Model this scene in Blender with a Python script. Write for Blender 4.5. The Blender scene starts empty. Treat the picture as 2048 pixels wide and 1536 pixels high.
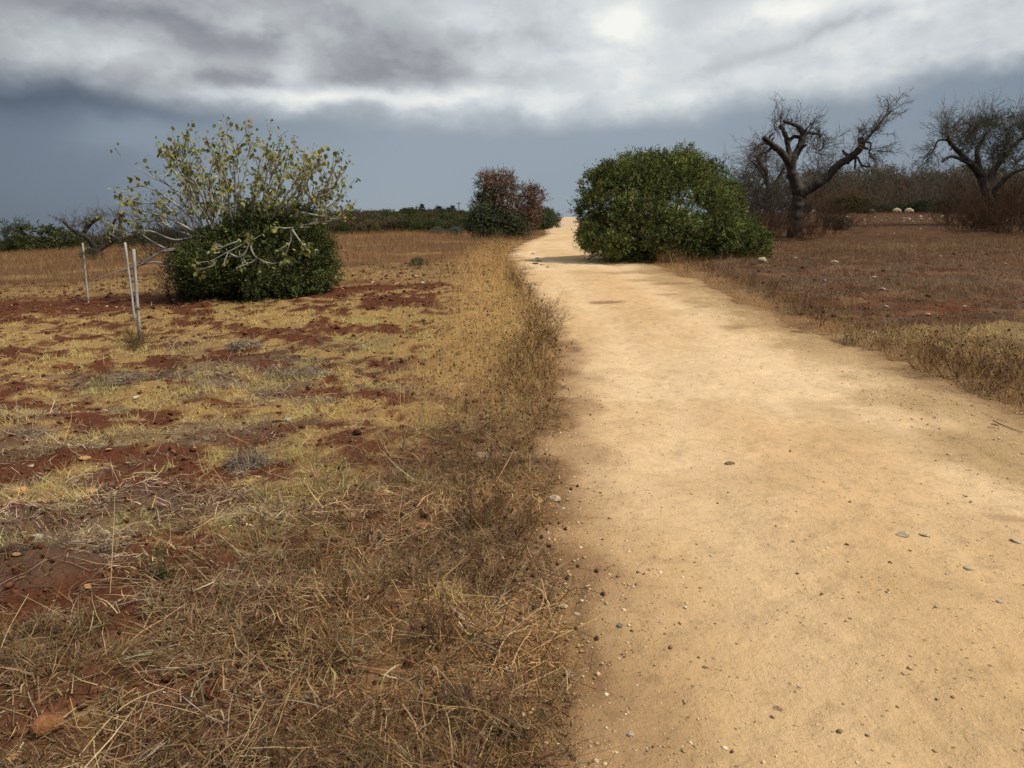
import bpy, math, random
import numpy as np
from mathutils import Vector

random.seed(7)
rng = np.random.default_rng(11)
R = math.radians
C = bpy.context.scene.collection
sc = bpy.context.scene

# ------------------------------------------------------------------ camera
F = 1577.0                    # focal length in photo pixels (photo is 2048 wide)
CAM_H = 1.55
PITCH = R(10.0)
cam = bpy.data.cameras.new('camera')
cam.sensor_width = 36.0
cam.lens = 36.0 * F / 2048.0
cam.clip_start = 0.05
cam.clip_end = 20000
cam_o = bpy.data.objects.new('camera', cam)
C.objects.link(cam_o)
cam_o.location = (0, 0, CAM_H)
cam_o.rotation_euler = (R(90) - PITCH, 0, 0)
sc.camera = cam_o

# ------------------------------------------------------------------ world
SUN_DIR = Vector((0.82, -0.36, 1.12)).normalized()
w = bpy.data.worlds.new('World')
sc.world = w
w.use_nodes = True
wt = w.node_tree
wt.nodes.clear()


class NG:
    """small helper to write shader maths"""
    def __init__(s, t): s.t = t
    def n(s, kind, **kw):
        x = s.t.nodes.new(kind)
        for k, v in kw.items(): setattr(x, k, v)
        return x
    def link(s, a, b): s.t.links.new(a, b)
    def put(s, sock, v):
        if hasattr(v, 'is_linked') or hasattr(v, 'links'): s.link(v, sock)
        else: sock.default_value = v
    def m(s, op, a, b=None, c=None, clamp=False):
        x = s.n('ShaderNodeMath', operation=op); x.use_clamp = clamp
        s.put(x.inputs[0], a)
        if b is not None: s.put(x.inputs[1], b)
        if c is not None: s.put(x.inputs[2], c)
        return x.outputs[0]
    def sstep(s, v, a, b):
        x = s.n('ShaderNodeMapRange', interpolation_type='SMOOTHSTEP')
        s.put(x.inputs[0], v); x.inputs[1].default_value = a; x.inputs[2].default_value = b
        return x.outputs[0]
    def noise(s, vec, scale, detail=5, rough=.5, dist=0):
        x = s.n('ShaderNodeTexNoise')
        if vec is not None: s.link(vec, x.inputs['Vector'])
        x.inputs['Scale'].default_value = scale; x.inputs['Detail'].default_value = detail
        x.inputs['Roughness'].default_value = rough; x.inputs['Distortion'].default_value = dist
        return x.outputs['Fac']
    def mixc(s, f, a, b, mode='MIX'):
        x = s.n('ShaderNodeMix', data_type='RGBA', blend_type=mode)
        s.put(x.inputs[0], f)
        for sock, v in ((x.inputs[6], a), (x.inputs[7], b)):
            if isinstance(v, (tuple, list)): sock.default_value = (*v[:3], 1)
            else: s.link(v, sock)
        return x.outputs[2]
    def ramp(s, v, stops):
        x = s.n('ShaderNodeValToRGB')
        s.link(v, x.inputs[0])
        e = x.color_ramp.elements
        while len(e) < len(stops): e.new(.5)
        for el, (p, c) in zip(e, stops):
            el.position = p; el.color = (*c, 1)
        return x.outputs[0]


def lin(r, g, b):
    f = lambda c: (c / 255 / 12.92) if c / 255 <= .04045 else ((c / 255 + .055) / 1.055) ** 2.4
    return (f(r), f(g), f(b))


def pix_dir(px, py):
    a, b = (px - 1024) / F, (768 - py) / F
    ct, st = math.cos(PITCH), math.sin(PITCH)
    return np.array([a, ct + b * st, -st + b * ct])


def az_el(px, py):
    d = pix_dir(px, py)
    return math.atan2(d[0], d[1]), d[2] / math.hypot(d[0], d[1])


g = NG(wt)
tc = g.n('ShaderNodeTexCoord')
sep = g.n('ShaderNodeSeparateXYZ')
g.link(tc.outputs['Generated'], sep.inputs[0])
X, Y, Z = sep.outputs
AZ = g.m('ARCTAN2', X, Y)
EL = g.m('DIVIDE', Z, g.m('MAXIMUM', g.m('SQRT', g.m('ADD', g.m('MULTIPLY', X, X), g.m('MULTIPLY', Y, Y))), .02))
mp = g.n('ShaderNodeMapping'); mp.inputs['Scale'].default_value = (1, 1, 2.4)
g.link(tc.outputs['Generated'], mp.inputs['Vector'])
nA = g.noise(mp.outputs[0], 4.2, 9, .55, .12)
mp2 = g.n('ShaderNodeMapping'); mp2.inputs['Scale'].default_value = (1, 1, 1.45); mp2.inputs['Location'].default_value = (3.3, 1.7, .4)
g.link(tc.outputs['Generated'], mp2.inputs['Vector'])
nB = g.noise(mp2.outputs[0], 11.0, 9, .56, .1)
nC = g.noise(mp2.outputs[0], 2.2, 3, .5)
mp3 = g.n('ShaderNodeMapping'); mp3.inputs['Scale'].default_value = (1, 1, 1.7); mp3.inputs['Location'].default_value = (7.1, 2.3, 1.9)
g.link(tc.outputs['Generated'], mp3.inputs['Vector'])
nD = g.noise(mp3.outputs[0], 5.5, 10, .56, .1)      # heaped banks with firmer edges
nE = g.noise(mp3.outputs[0], 14, 10, .58, .1)
# warped angles, so that the cloud banks get billowing rather than smooth outlines
wa = g.m('ADD', AZ, g.m('MULTIPLY', g.m('SUBTRACT', nA, .5), .14))
we = g.m('ADD', EL, g.m('MULTIPLY', g.m('SUBTRACT', nB, .5), .050))
we = g.m('ADD', we, g.m('MULTIPLY', g.m('SUBTRACT', nA, .5), .020))


def blob(px, py, sx, sy, amp, tilt=0):
    a0, e0 = az_el(px, py)
    c, t = math.cos(R(tilt)), math.sin(R(tilt))
    da = g.m('SUBTRACT', wa, a0); de = g.m('SUBTRACT', we, e0)
    u = g.m('MULTIPLY', g.m('ADD', g.m('MULTIPLY', da, c), g.m('MULTIPLY', de, t)), F / sx)
    v = g.m('MULTIPLY', g.m('SUBTRACT', g.m('MULTIPLY', de, c), g.m('MULTIPLY', da, t)), F / sy)
    q = g.m('ADD', g.m('MULTIPLY', u, u), g.m('MULTIPLY', v, v))
    return g.m('MULTIPLY', g.m('EXPONENT', g.m('MULTIPLY', q, -1.0)), amp)


def total(items):
    r = items[0]
    for i in items[1:]: r = g.m('ADD', r, i)
    return r


# brightness of the cloud deck
deck = total([
    g.m('ADD', .53, g.m('MULTIPLY', g.m('SUBTRACT', nA, .5), .34)),
    g.m('MULTIPLY', g.m('SUBTRACT', nB, .5), .34),
    g.m('MULTIPLY', g.m('SUBTRACT', g.sstep(nD, .44, .58), .5), .11), g.m('MULTIPLY', g.m('SUBTRACT', g.sstep(nE, .46, .56), .5), .06),
    g.m('MULTIPLY', g.m('SUBTRACT', nC, .5), .15),
    g.m('MULTIPLY', g.sstep(AZ, -.40, .16), .19),
    blob(400, 65, 240, 26, -.22, -14), blob(720, 40, 130, 40, -.18), blob(760, 125, 170, 42, -.26, -8), blob(930, 150, 160, 26, -.12), blob(80, 8, 220, 26, -.18), blob(480, 160, 125, 19, -.26), blob(300, 172, 120, 16, -.12),
    blob(640, 196, 270, 17, .34), blob(590, 135, 46, 34, .24, 40), blob(560, 45, 90, 26, .14), blob(900, 190, 150, 16, .14), blob(190, 95, 170, 36, .15, -10), blob(950, 40, 50, 40, .16), blob(1265, 40, 66, 34, .36),
    blob(1600, 12, 130, 26, .26), blob(1440, 170, 420, 40, .07), blob(1560, 95, 330, 12, -.11, 14), blob(1800, 40, 260, 20, .06, 14), blob(1060, 80, 90, 14, -.08), blob(1180, 110, 90, 12, .10, 8), blob(1950, 150, 200, 20, -.08, 12)])
cloud = g.ramp(deck, [(0.08, lin(118, 122, 130)), (.30, lin(149, 151, 157)), (.5, lin(178, 182, 186)), (.72, lin(208, 213, 216)), (1.0, lin(246, 246, 240))])
# the blue-grey rain curtain below the deck
sb = g.m('ADD', g.m('ADD', g.m('MULTIPLY', g.sstep(AZ, -.62, -.12), .55), g.m('MULTIPLY', g.sstep(AZ, .12, .62), -.33)), g.m('MULTIPLY', g.m('SUBTRACT', nC, .5), .5))
sb = total([sb, blob(130, 205, 280, 34, -.34), blob(230, 268, 110, 30, .24), blob(60, 440, 300, 60, -.12)])
storm = g.ramp(g.m('ADD', sb, .36), [(0.0, lin(86, 97, 111)), (.35, lin(110, 121, 136)), (.7, lin(135, 147, 159)), (1.0, lin(152, 163, 174))])
edge = g.m('ADD', .142, g.m('MULTIPLY', g.m('POWER', g.m('ABSOLUTE', g.m('ADD', AZ, .05)), 1.6), .105))
edge = g.m('ADD', edge, g.m('MULTIPLY', g.sstep(AZ, -.15, -.50), -.010))
ew = g.m('ADD', EL, g.m('MULTIPLY', g.m('SUBTRACT', nB, .5), .050))
ew = g.m('ADD', ew, g.m('MULTIPLY', g.m('SUBTRACT', nA, .5), .016))
over = g.sstep(g.m('SUBTRACT', ew, edge), -.018, .030)
skycol = g.mixc(over, storm, cloud)
nish = g.n('ShaderNodeTexSky', sky_type='NISHITA')
nish.sun_disc = False
nish.sun_elevation = math.asin(SUN_DIR.z)
nish.sun_rotation = math.atan2(SUN_DIR.x, SUN_DIR.y)
bgA = g.n('ShaderNodeBackground'); bgA.inputs[1].default_value = .06
g.link(nish.outputs[0], bgA.inputs[0])
bgB = g.n('ShaderNodeBackground'); bgB.inputs[1].default_value = 1.0
g.link(skycol, bgB.inputs[0])
mx = g.n('ShaderNodeMixShader'); mx.inputs[0].default_value = .93
g.link(bgA.outputs[0], mx.inputs[1]); g.link(bgB.outputs[0], mx.inputs[2])
out = g.n('ShaderNodeOutputWorld')
g.link(mx.outputs[0], out.inputs[0])

# ------------------------------------------------------------------ sun, exposure
sl = bpy.data.lights.new('sun', 'SUN')
sl.energy = 4.0
sl.angle = R(2.2)
sl.color = (1.0, .91, .78)
so = bpy.data.objects.new('sun', sl)
C.objects.link(so)
so.location = (30, 0, 60)
so.rotation_euler = (-SUN_DIR).to_track_quat('-Z', 'Y').to_euler()
sc.view_settings.view_transform = 'Standard'
sc.view_settings.look = 'None'
sc.view_settings.exposure = 0.08
sc.view_settings.gamma = 1.0
sc.view_settings.use_curve_mapping = False
sc.cycles.max_bounces = 6
sc.cycles.diffuse_bounces = 3
sc.cycles.transmission_bounces = 3
sc.cycles.glossy_bounces = 2


# ------------------------------------------------------------------ noise
def _hash(ix, iy, seed):
    h = (ix.astype(np.int64) * 374761393 + iy.astype(np.int64) * 668265263 + seed * 1442695041) & 0x7fffffff
    h = ((h ^ (h >> 13)) * 1274126177) & 0x7fffffff
    return ((h ^ (h >> 16)) & 0xffff) / 65535.0


def vnoise(x, y, seed=0):
    x = np.asarray(x, float); y = np.asarray(y, float)
    ix, iy = np.floor(x), np.floor(y)
    fx, fy = x - ix, y - iy
    fx = fx * fx * (3 - 2 * fx); fy = fy * fy * (3 - 2 * fy)
    a, b = _hash(ix, iy, seed), _hash(ix + 1, iy, seed)
    c, d = _hash(ix, iy + 1, seed), _hash(ix + 1, iy + 1, seed)
    return (a + (b - a) * fx) * (1 - fy) + (c + (d - c) * fx) * fy


def fbm(x, y, seed=0, octs=4, gain=.5):
    t, a, n = 0., 1., 0.
    for o in range(octs):
        t = t + a * vnoise(x * 2 ** o + 17.3 * o, y * 2 ** o - 9.1 * o, seed + o); n += a; a *= gain
    return t / n


def ss(v, a, b):
    t = np.clip((np.asarray(v, float) - a) / (b - a), 0, 1)
    return t * t * (3 - 2 * t)


# ------------------------------------------------------------------ terrain height
DL = [1, 6, 9, 12, 16, 20, 25, 33, 45, 63, 90, 130, 190, 280, 420, 900, 2500, 9000]
COLS = {   # tangent of the azimuth : ground height at each of the distances DL
    -.95: [0, 0, .02, .08, .15, .22, .27, .33, .38, .40, .42, .45, .5, .6, .8, .5, -2, -8],
    -.65: [0, 0, .02, .08, .17, .25, .30, .36, .42, .46, .50, .55, .7, 1., 1.5, 1, -2, -8],
    -.33: [0, 0, .03, .18, .38, .53, .70, .98, 1.3, 1.7, 2.4, 3.7, 6.0, 9.0, 9.0, 4, 0, -8],
    -.14: [0, 0, .04, .20, .45, .66, .90, 1.22, 1.62, 2.2, 3.2, 4.8, 7.6, 11.6, 11., 5, 0, -8],
    .07: [0, 0, .04, .20, .45, .74, 1.05, 1.35, 1.62, 2.0, 2.85, 3.9, 6.3, 11.4, 11., 5, 0, -8],
    .18: [0, 0, .04, .20, .47, .78, 1.12, 1.55, 2.1, 2.9, 4.0, 5.2, 7.2, 11., 11., 5, 0, -8],
    .36: [0, 0, .06, .24, .52, .82, 1.20, 1.85, 2.75, 3.8, 5.2, 6.6, 8.5, 11., 11., 5, 0, -8],
    .65: [0, .02, .10, .30, .58, .88, 1.25, 1.90, 2.75, 3.7, 5.0, 6.4, 8.2, 10., 10., 5, 0, -8],
    .95: [0, .02, .10, .30, .58, .88, 1.25, 1.90, 2.75, 3.7, 5.0, 6.4, 8.2, 10., 10., 5, 0, -8]}
_A = np.linspace(-.95, .95, 153)
_L = np.linspace(0, math.log(9000), 260)
_ka = np.array(sorted(COLS))
_t1 = np.array([np.interp(_L, np.log(DL), COLS[k]) for k in sorted(COLS)])
_tab = np.array([np.interp(_A, _ka, _t1[:, j]) for j in range(len(_L))]).T


def _blur(t, n, axis):
    k = np.ones(n) / n
    p = np.apply_along_axis(lambda v: np.convolve(np.pad(v, n // 2, mode='edge'), k, mode='valid'), axis, t)
    return p


_tab = _blur(_blur(_blur(_tab, 13, 0), 9, 1), 7, 1)


def base_z(x, y):
    x = np.asarray(x, float); y = np.asarray(y, float)
    yy = np.maximum(y, 1.0)
    a = np.clip(x / np.maximum(yy, 3), -.95, .95)
    l = np.clip(np.log(yy), 0, _L[-1])
    i = np.clip((a - _A[0]) / (_A[1] - _A[0]), 0, len(_A) - 1.001); j = np.clip(l / (_L[1] - _L[0]), 0, len(_L) - 1.001)
    i0, j0 = i.astype(int), j.astype(int); fi, fj = i - i0, j - j0
    return (_tab[i0, j0] * (1 - fi) * (1 - fj) + _tab[i0 + 1, j0] * fi * (1 - fj) + _tab[i0, j0 + 1] * (1 - fi) * fj + _tab[i0 + 1, j0 + 1] * fi * fj)


def project(x, y, z):
    ct, st = math.cos(PITCH), math.sin(PITCH)
    dz = z - CAM_H
    c = np.maximum(y * ct - dz * st, .05)
    u = y * st + dz * ct
    return 1024 + F * x / c, 768 - F * u / c


_ts = np.exp(np.linspace(math.log(1.2), math.log(900), 1500))


def hit(px, py):
    """ground point seen at a photo pixel"""
    d = pix_dir(px, py)
    x, y, z = d[0] * _ts, d[1] * _ts, CAM_H + d[2] * _ts
    below = z < base_z(x, y)
    k = int(np.argmax(below)) if below.any() else len(_ts) - 1
    return np.array([x[k], y[k], float(base_z(x[k], y[k]))])


def at(px, py, dist):
    """point at forward distance dist on the ray through a photo pixel"""
    d = pix_dir(px, py)
    t = dist / d[1]
    return np.array([d[0] * t, dist, CAM_H + d[2] * t])


# path edges, read off the photograph and carried onto the ground
EDGES = [(1536, 1098, None), (1300, 1086, None), (1150, 1068, None), (1000, 1076, None), (900, 1088, None), (830, 1118, 2048), (760, 1112, 1905), (700, 1106, 1735),
         (650, 1092, 1590), (600, 1064, 1475), (560, 1040, 1390), (530, 1022, 1320), (515, 1017, 1275), (500, 1024, 1215), (490, 1040, 1180),
         (480, 1064, 1162), (470, 1096, 1160)]
_ey, _el, _er, _eyr = [], [], [], []
for py, l, r in EDGES:
    p = hit(l, py); _ey.append(p[1]); _el.append(p[0])
    if r:
        q = hit(r, py); _eyr.append(q[1]); _er.append(q[0])
_ey = [-12.] + _ey; _el = [_el[0] - .1] + _el
_eyr = [-12., 1.0, 5.0] + _eyr; _er = [4.5, 4.5, _er[0] - .05] + _er
for dist, pc in ((110, 1124), (150, 1133), (200, 1134), (280, 1134), (420, 1134)):
    xm = at(pc, 455, dist)[0]
    _ey.append(dist); _el.append(xm - 2.0); _eyr.append(dist); _er.append(xm + 2.0)
o = np.argsort(_ey); _ey, _el = np.array(_ey)[o], np.array(_el)[o]
o = np.argsort(_eyr); _eyr, _er = np.array(_eyr)[o], np.array(_er)[o]


def _smooth_edge(ys, xs):
    q = np.concatenate([np.arange(-12, 40, .25), np.arange(40, 420, 1.0)])
    v = np.interp(q, ys, xs)
    v[:208] = np.convolve(np.pad(v, 6, mode='edge'), np.ones(13) / 13, mode='valid')[:208]
    v[200:] = np.convolve(np.pad(v, 5, mode='edge'), np.ones(11) / 11, mode='valid')[200:]
    return q, v


_qL, _vL = _smooth_edge(_ey, _el)
_qR, _vR = _smooth_edge(_eyr, _er)
xL = lambda y: np.interp(y, _qL, _vL)
xR = lambda y: np.interp(y, _qR, _vR)


def path_s(x, y, rough=True):
    """metres inside the path (negative outside), with a ragged edge"""
    s = np.minimum(x - xL(y), xR(y) - x)
    if rough: s = s + (fbm(x * 1.0, y * 1.0, 5, 3, .6) - .5) * .75 + (fbm(x * 4.2, y * 4.2, 15, 3, .6) - .5) * .35
    return np.where(y < 330, s, -5)


# ------------------------------------------------------------------ what covers the ground where
def cover(x, y):
    """shares of: yellow short grass, straw litter, grey litter, rusty field grass, brown brush ground darkened by painted cloud shade, verge"""
    z = base_z(x, y)
    px, py = project(x, y, z)
    left = x < (xL(y) + xR(y)) / 2
    dl = np.where(left, xL(y) - x, x - xR(y))
    nz = fbm(x * .55, y * 1.15, 21, 5, .58)
    n2 = fbm(x * .85 + 40, y * 1.1, 31, 4, .55)
    n3 = fbm(x * 1.6 + 9, y * 2.1, 41, 4, .55)
    far = ss(y, 17.5, 20.5)
    band = np.exp(-((py - (622 - px * .072)) / 17.) ** 2) * ss(px, 930, 850) * left
    n4 = fbm(x * 3.6 + 3, y * 4.4, 45, 3, .6)
    pref = .57 - .15 * ss(py, 690, 790) - .15 * ss(py, 800, 900) - .26 * ss(py, 930, 1050)
    n5 = fbm(x * 8 + 1, y * 8.5, 47, 2, .6)
    yl = ss(pref + (nz - .5) * 1.8 + (n3 - .5) * 2.0 + (n4 - .5) * 2.6 + (n5 - .5) * 1.7, .46, .70) * (1 - .95 * ss(band + (n3 - .5) * .8, .25, .5)) * left
    yl = yl * (1 - far)
    # right: only small yellow patches
    yr = (np.exp(-((px - 2010) / 160) ** 2 - ((py - 690) / 42) ** 2) + .9 * np.exp(-((px - 1790) / 120) ** 2 - ((py - 668) / 15) ** 2) + .8 * np.exp(-((px - 1790) / 160) ** 2 - ((py - 492) / 9) ** 2))
    yr = ss(yr + (n3 - .5) * .9, .35, .65) * (~left)
    gr = left * ss(py, 640, 740) * (1 - .75 * ss(py, 1080, 1250)) * ss(n2 + (n3 - .5) * .5, .50, .62)
    gr = np.maximum(gr, (~left) * ss(py, 505, 540) * ss(n3 * .5 + nz * .5, .44, .58) * .8)
    st = left * (ss(py, 800, 1050) * ss(px + (nz - .5) * 900 + (py - 900) * .25, 360, 800))
    st = st * (.45 + .55 * ss(n3 * .5 + nz * .5, .40, .54))
    st = np.maximum(st, left * ss(py, 1060, 1300) * ss(nz * .55 + n3 * .45, .45, .55))
    st = np.maximum(st, left * ss(y, 26, 20) * ss(dl + (nz - .5) * 1.4, 1.9, 1.0))
    verge = ss(dl + (n3 - .5) * .5, .95, .30) * (dl > -.3)
    rust = left * ss(y + (nz - .5) * 5, 18.5, 21)
    dark = (~left) * ss(y + (nz - .5) * 8, 20, 27)  # far right ground: brown brush plus cloud shadow, both given as colour
    return dict(px=px, py=py, left=left, dl=dl, yellow=np.maximum(yl, yr), grey=gr, straw=st, verge=verge, rust=rust, dark=dark, nz=nz, n3=n3, band=band)


# ------------------------------------------------------------------ mesh helpers
def tag(o, label=None, cat=None, group=None, kind=None):
    if label: o['label'] = label
    if cat: o['category'] = cat
    if group: o['group'] = group
    if kind: o['kind'] = kind
    return o


def mesh_np(name, V, polys, tint=None, smooth=False):
    """polys: list of (n,3) or (n,4) index arrays"""
    V = np.asarray(V, np.float32)
    me = bpy.data.meshes.new(name)
    me.vertices.add(len(V)); me.vertices.foreach_set('co', V.ravel())
    polys = [np.asarray(p, np.int32) for p in polys if len(p)]
    nl = sum(p.size for p in polys); npoly = sum(len(p) for p in polys)
    me.loops.add(nl); me.polygons.add(npoly)
    me.loops.foreach_set('vertex_index', np.concatenate([p.ravel() for p in polys]))
    sizes = np.concatenate([np.full(len(p), p.shape[1], np.int32) for p in polys])
    starts = np.concatenate([[0], np.cumsum(sizes)[:-1]]).astype(np.int32)
    me.polygons.foreach_set('loop_start', starts)
    me.polygons.foreach_set('loop_total', sizes)
    if smooth: me.polygons.foreach_set('use_smooth', np.ones(npoly, bool))
    if tint is not None:
        a = me.attributes.new('tint', 'FLOAT_COLOR', 'POINT')
        c = np.ones((len(V), 4), np.float32); c[:, :3] = tint
        a.data.foreach_set('color', c.ravel())
    me.update(calc_edges=True)
    return me


def obj(name, me, mat=None, parent=None, loc=None):
    o = bpy.data.objects.new(name, me)
    C.objects.link(o)
    if mat and me and not me.materials: me.materials.append(mat)
    if parent: o.parent = parent
    if loc is not None: o.location = loc
    return o


def thing(name, label, cat, loc=(0, 0, 0), rz=0, group=None):
    o = bpy.data.objects.new(name, None)
    C.objects.link(o)
    o.empty_display_size = .2
    o.location = loc; o.rotation_euler = (0, 0, rz)
    return tag(o, label, cat, group)


def copy_tree(o, parent=None):
    c = o.copy(); C.objects.link(c)
    if parent: c.parent = parent
    for ch in list(o.children): copy_tree(ch, c)
    return c


class Acc:
    """collects pieces of one mesh"""
    def __init__(s): s.V, s.P, s.T, s.n = [], [], [], 0
    def add(s, V, polys, tint):
        V = np.asarray(V, np.float32).reshape(-1, 3)
        s.V.append(V); s.P += [np.asarray(p) + s.n for p in polys]
        t = np.asarray(tint, np.float32)
        if t.ndim == 1: t = np.tile(t, (len(V), 1))
        s.T.append(t); s.n += len(V)
    def mesh(s, name, smooth=False):
        return mesh_np(name, np.concatenate(s.V), s.P, np.concatenate(s.T), smooth)


def unit(v): return v / np.maximum(np.linalg.norm(v, axis=-1, keepdims=True), 1e-9)


def tubes(P, Rr, sides=3):
    """P (n,k,3) polylines, Rr (n,k) radii -> verts, quads"""
    P = np.asarray(P, float); Rr = np.asarray(Rr, float)
    n, k, _ = P.shape
    T = np.empty_like(P)
    T[:, 1:-1] = P[:, 2:] - P[:, :-2]; T[:, 0] = P[:, 1] - P[:, 0]; T[:, -1] = P[:, -1] - P[:, -2]
    T = unit(T)
    ref = np.where(np.abs(T[:, :1, 2:3]) > .8, np.array([1., .1, 0]), np.array([.1, 0, 1.]))
    ref = np.broadcast_to(ref, T.shape)
    A = unit(np.cross(T, ref)); B = np.cross(T, A)
    ang = np.arange(sides) * 2 * np.pi / sides
    V = P[:, :, None] + Rr[:, :, None, None] * (np.cos(ang)[:, None] * A[:, :, None] + np.sin(ang)[:, None] * B[:, :, None])
    idx = np.arange(n * k * sides).reshape(n, k, sides)
    a = idx[:, :-1]; b = idx[:, 1:]
    q = np.stack([a, np.roll(a, -1, 2), np.roll(b, -1, 2), b], -1).reshape(-1, 4)
    return V.reshape(-1, 3), q, k * sides


def tube_acc(acc, P, Rr, sides, tint):
    """tint (n,3) or (3,)"""
    V, q, per = tubes(P, Rr, sides)
    t = np.asarray(tint, float)
    if t.ndim == 2: t = np.repeat(t, per, 0)
    acc.add(V, [q], t)


def limb(acc, pts, r0, r1, tint, sides=9, sub=6, knob=0., seed=0, cap=True):
    """one smooth, gnarled branch through given points"""
    pts = np.asarray(pts, float)
    n = len(pts)
    t = np.linspace(0, n - 1, (n - 1) * sub + 1)
    i = np.clip(t.astype(int), 0, n - 2); f = (t - i)[:, None]
    p0 = pts[np.maximum(i - 1, 0)]; p1 = pts[i]; p2 = pts[i + 1]; p3 = pts[np.minimum(i + 2, n - 1)]
    c = .5 * ((2 * p1) + (-p0 + p2) * f + (2 * p0 - 5 * p1 + 4 * p2 - p3) * f ** 2 + (-p0 + 3 * p1 - 3 * p2 + p3) * f ** 3)
    u = np.linspace(0, 1, len(c))
    r = r0 + (r1 - r0) * u
    if knob:
        r = r * (1 + knob * (vnoise(u * n * 2.3, np.full_like(u, seed + .5), seed) - .5) * 2)
    V, q, per = tubes(c[None], r[None], sides)
    if knob:   # ridged bark
        W = V.reshape(len(c), sides, 3)
        k = 1 + knob * 1.4 * (vnoise(np.arange(sides)[None] * 1.7 + 0 * u[:, None], u[:, None] * n * 2.0, seed + 3) - .5)
        k = k + knob * 1.6 * (vnoise(np.arange(sides)[None] * 2.9 + 0 * u[:, None], u[:, None] * n * 7.0, seed + 5) - .5)
        W = c[:, None] + (W - c[:, None]) * k[..., None]
        V = W.reshape(-1, 3)
    polys = [q]
    if cap:
        V = np.concatenate([V, c[-1:] + (c[-1] - c[-2]) * .2])
        last = (len(c) - 1) * sides + np.arange(sides)
        polys.append(np.stack([last, np.roll(last, -1), np.full(sides, len(V) - 1)], 1))
    acc.add(V, polys, tint)
    return c, r


def ribbons(acc, P, W, tint, side=None):
    """flat blades: P (n,k,3), W (n,k) widths; the tip closes to a point"""
    P = np.asarray(P, float)
    n, k, _ = P.shape
    if side is None:
        a = rng.uniform(0, 2 * np.pi, n)
        side = np.stack([np.cos(a), np.sin(a), rng.uniform(-.3, .3, n)], 1)
    T = unit(P[:, -1] - P[:, 0])
    side = unit(side - T * np.sum(side * T, 1, keepdims=True))
    S = side[:, None] * W[:, :, None] * .5
    L = P - S; Rt = P + S
    V = np.stack([L[:, :-1], Rt[:, :-1]], 2).reshape(n, (k - 1) * 2, 3)
    V = np.concatenate([V, P[:, -1:]], 1)
    m = (k - 1) * 2 + 1
    base = np.arange(n)[:, None] * m
    polys = []
    for j in range(k - 2):
        polys.append(base + np.array([[2 * j, 2 * j + 1, 2 * j + 3, 2 * j + 2]]))
    polys.append(base + np.array([[2 * (k - 2), 2 * (k - 2) + 1, m - 1]]))
    t = np.asarray(tint, float)
    if t.ndim == 2: t = np.repeat(t, m, 0)
    acc.add(V.reshape(-1, 3), polys, t)


def curves(P0, D, L, k, wob, pull=(0, 0, 0)):
    """random-walk curves: starts P0 (n,3), directions D, lengths L"""
    n = len(P0)
    P = np.empty((n, k, 3)); P[:, 0] = P0
    D = unit(np.asarray(D, float)); st = (np.asarray(L) / (k - 1))[:, None]
    pull = np.asarray(pull, float)
    for j in range(1, k):
        D = unit(D + rng.normal(0, wob, (n, 3)) + pull)
        P[:, j] = P[:, j - 1] + D * st
    return P


def leaf_diamonds(acc, pos, direc, length, width, tint):
    """small folded leaves, two triangles each"""
    n = len(pos)
    d = unit(direc)
    s = unit(np.cross(d, rng.normal(0, 1, (n, 3))))
    nn = np.cross(s, d)
    L = np.asarray(length)[:, None]; W = np.asarray(width)[:, None]
    b = pos; t = pos + d * L
    m = pos + d * L * .45
    l = m + s * W * .5 + nn * W * .22; r = m - s * W * .5 + nn * W * .22
    V = np.stack([b, l, t, r], 1).reshape(-1, 3)
    i = np.arange(n)[:, None] * 4
    acc.add(V, [i + np.array([[0, 1, 2]]), i + np.array([[0, 2, 3]])], np.repeat(np.asarray(tint), 4, 0) if np.ndim(tint) == 2 else tint)


_OCT_V = np.array([[1, 0, 0], [0, 1, 0], [-1, 0, 0], [0, -1, 0], [0, 0, 1], [0, 0, -1]], float)
_OCT_F = np.array([[0, 1, 4], [1, 2, 4], [2, 3, 4], [3, 0, 4], [1, 0, 5], [2, 1, 5], [3, 2, 5], [0, 3, 5]])


def octs(acc, pos, size, tint, flat=1., jit=.35):
    n = len(pos)
    V = _OCT_V[None] * (1 + rng.normal(0, jit, (n, 6, 1)) * .6) + rng.normal(0, jit * .4, (n, 6, 3))
    a = rng.uniform(0, 6.28, n)
    ca, sa = np.cos(a)[:, None], np.sin(a)[:, None]
    V = np.stack([V[..., 0] * ca - V[..., 1] * sa, V[..., 0] * sa + V[..., 1] * ca, V[..., 2] * flat], -1)
    V = pos[:, None] + V * np.asarray(size)[:, None, None]
    i = np.arange(n)[:, None, None] * 6
    acc.add(V.reshape(-1, 3), [(i + _OCT_F[None]).reshape(-1, 3)], np.repeat(tint, 6, 0) if np.ndim(tint) == 2 else tint)


def vary(cols, n, amount=.18, wts=None):
    cols = np.asarray(cols, float)
    c = cols[rng.choice(len(cols), n, p=wts)]
    return np.clip(c * np.exp(rng.normal(0, amount, (n, 1))) * np.exp(rng.normal(0, amount * .25, (n, 3))), .003, .85)


_ICO = None


def icos():
    global _ICO
    if _ICO is None:
        import bmesh
        bm = bmesh.new(); bmesh.ops.create_icosphere(bm, subdivisions=2, radius=1)
        V = np.array([v.co[:] for v in bm.verts]); Fc = np.array([[v.index for v in f.verts] for f in bm.faces]); bm.free()
        _ICO = (V, Fc)
    return _ICO


# ------------------------------------------------------------------ materials
def material(name):
    m = bpy.data.materials.new(name); m.use_nodes = True
    t = m.node_tree; b = t.nodes['Principled BSDF']
    return m, NG(t), b


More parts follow.
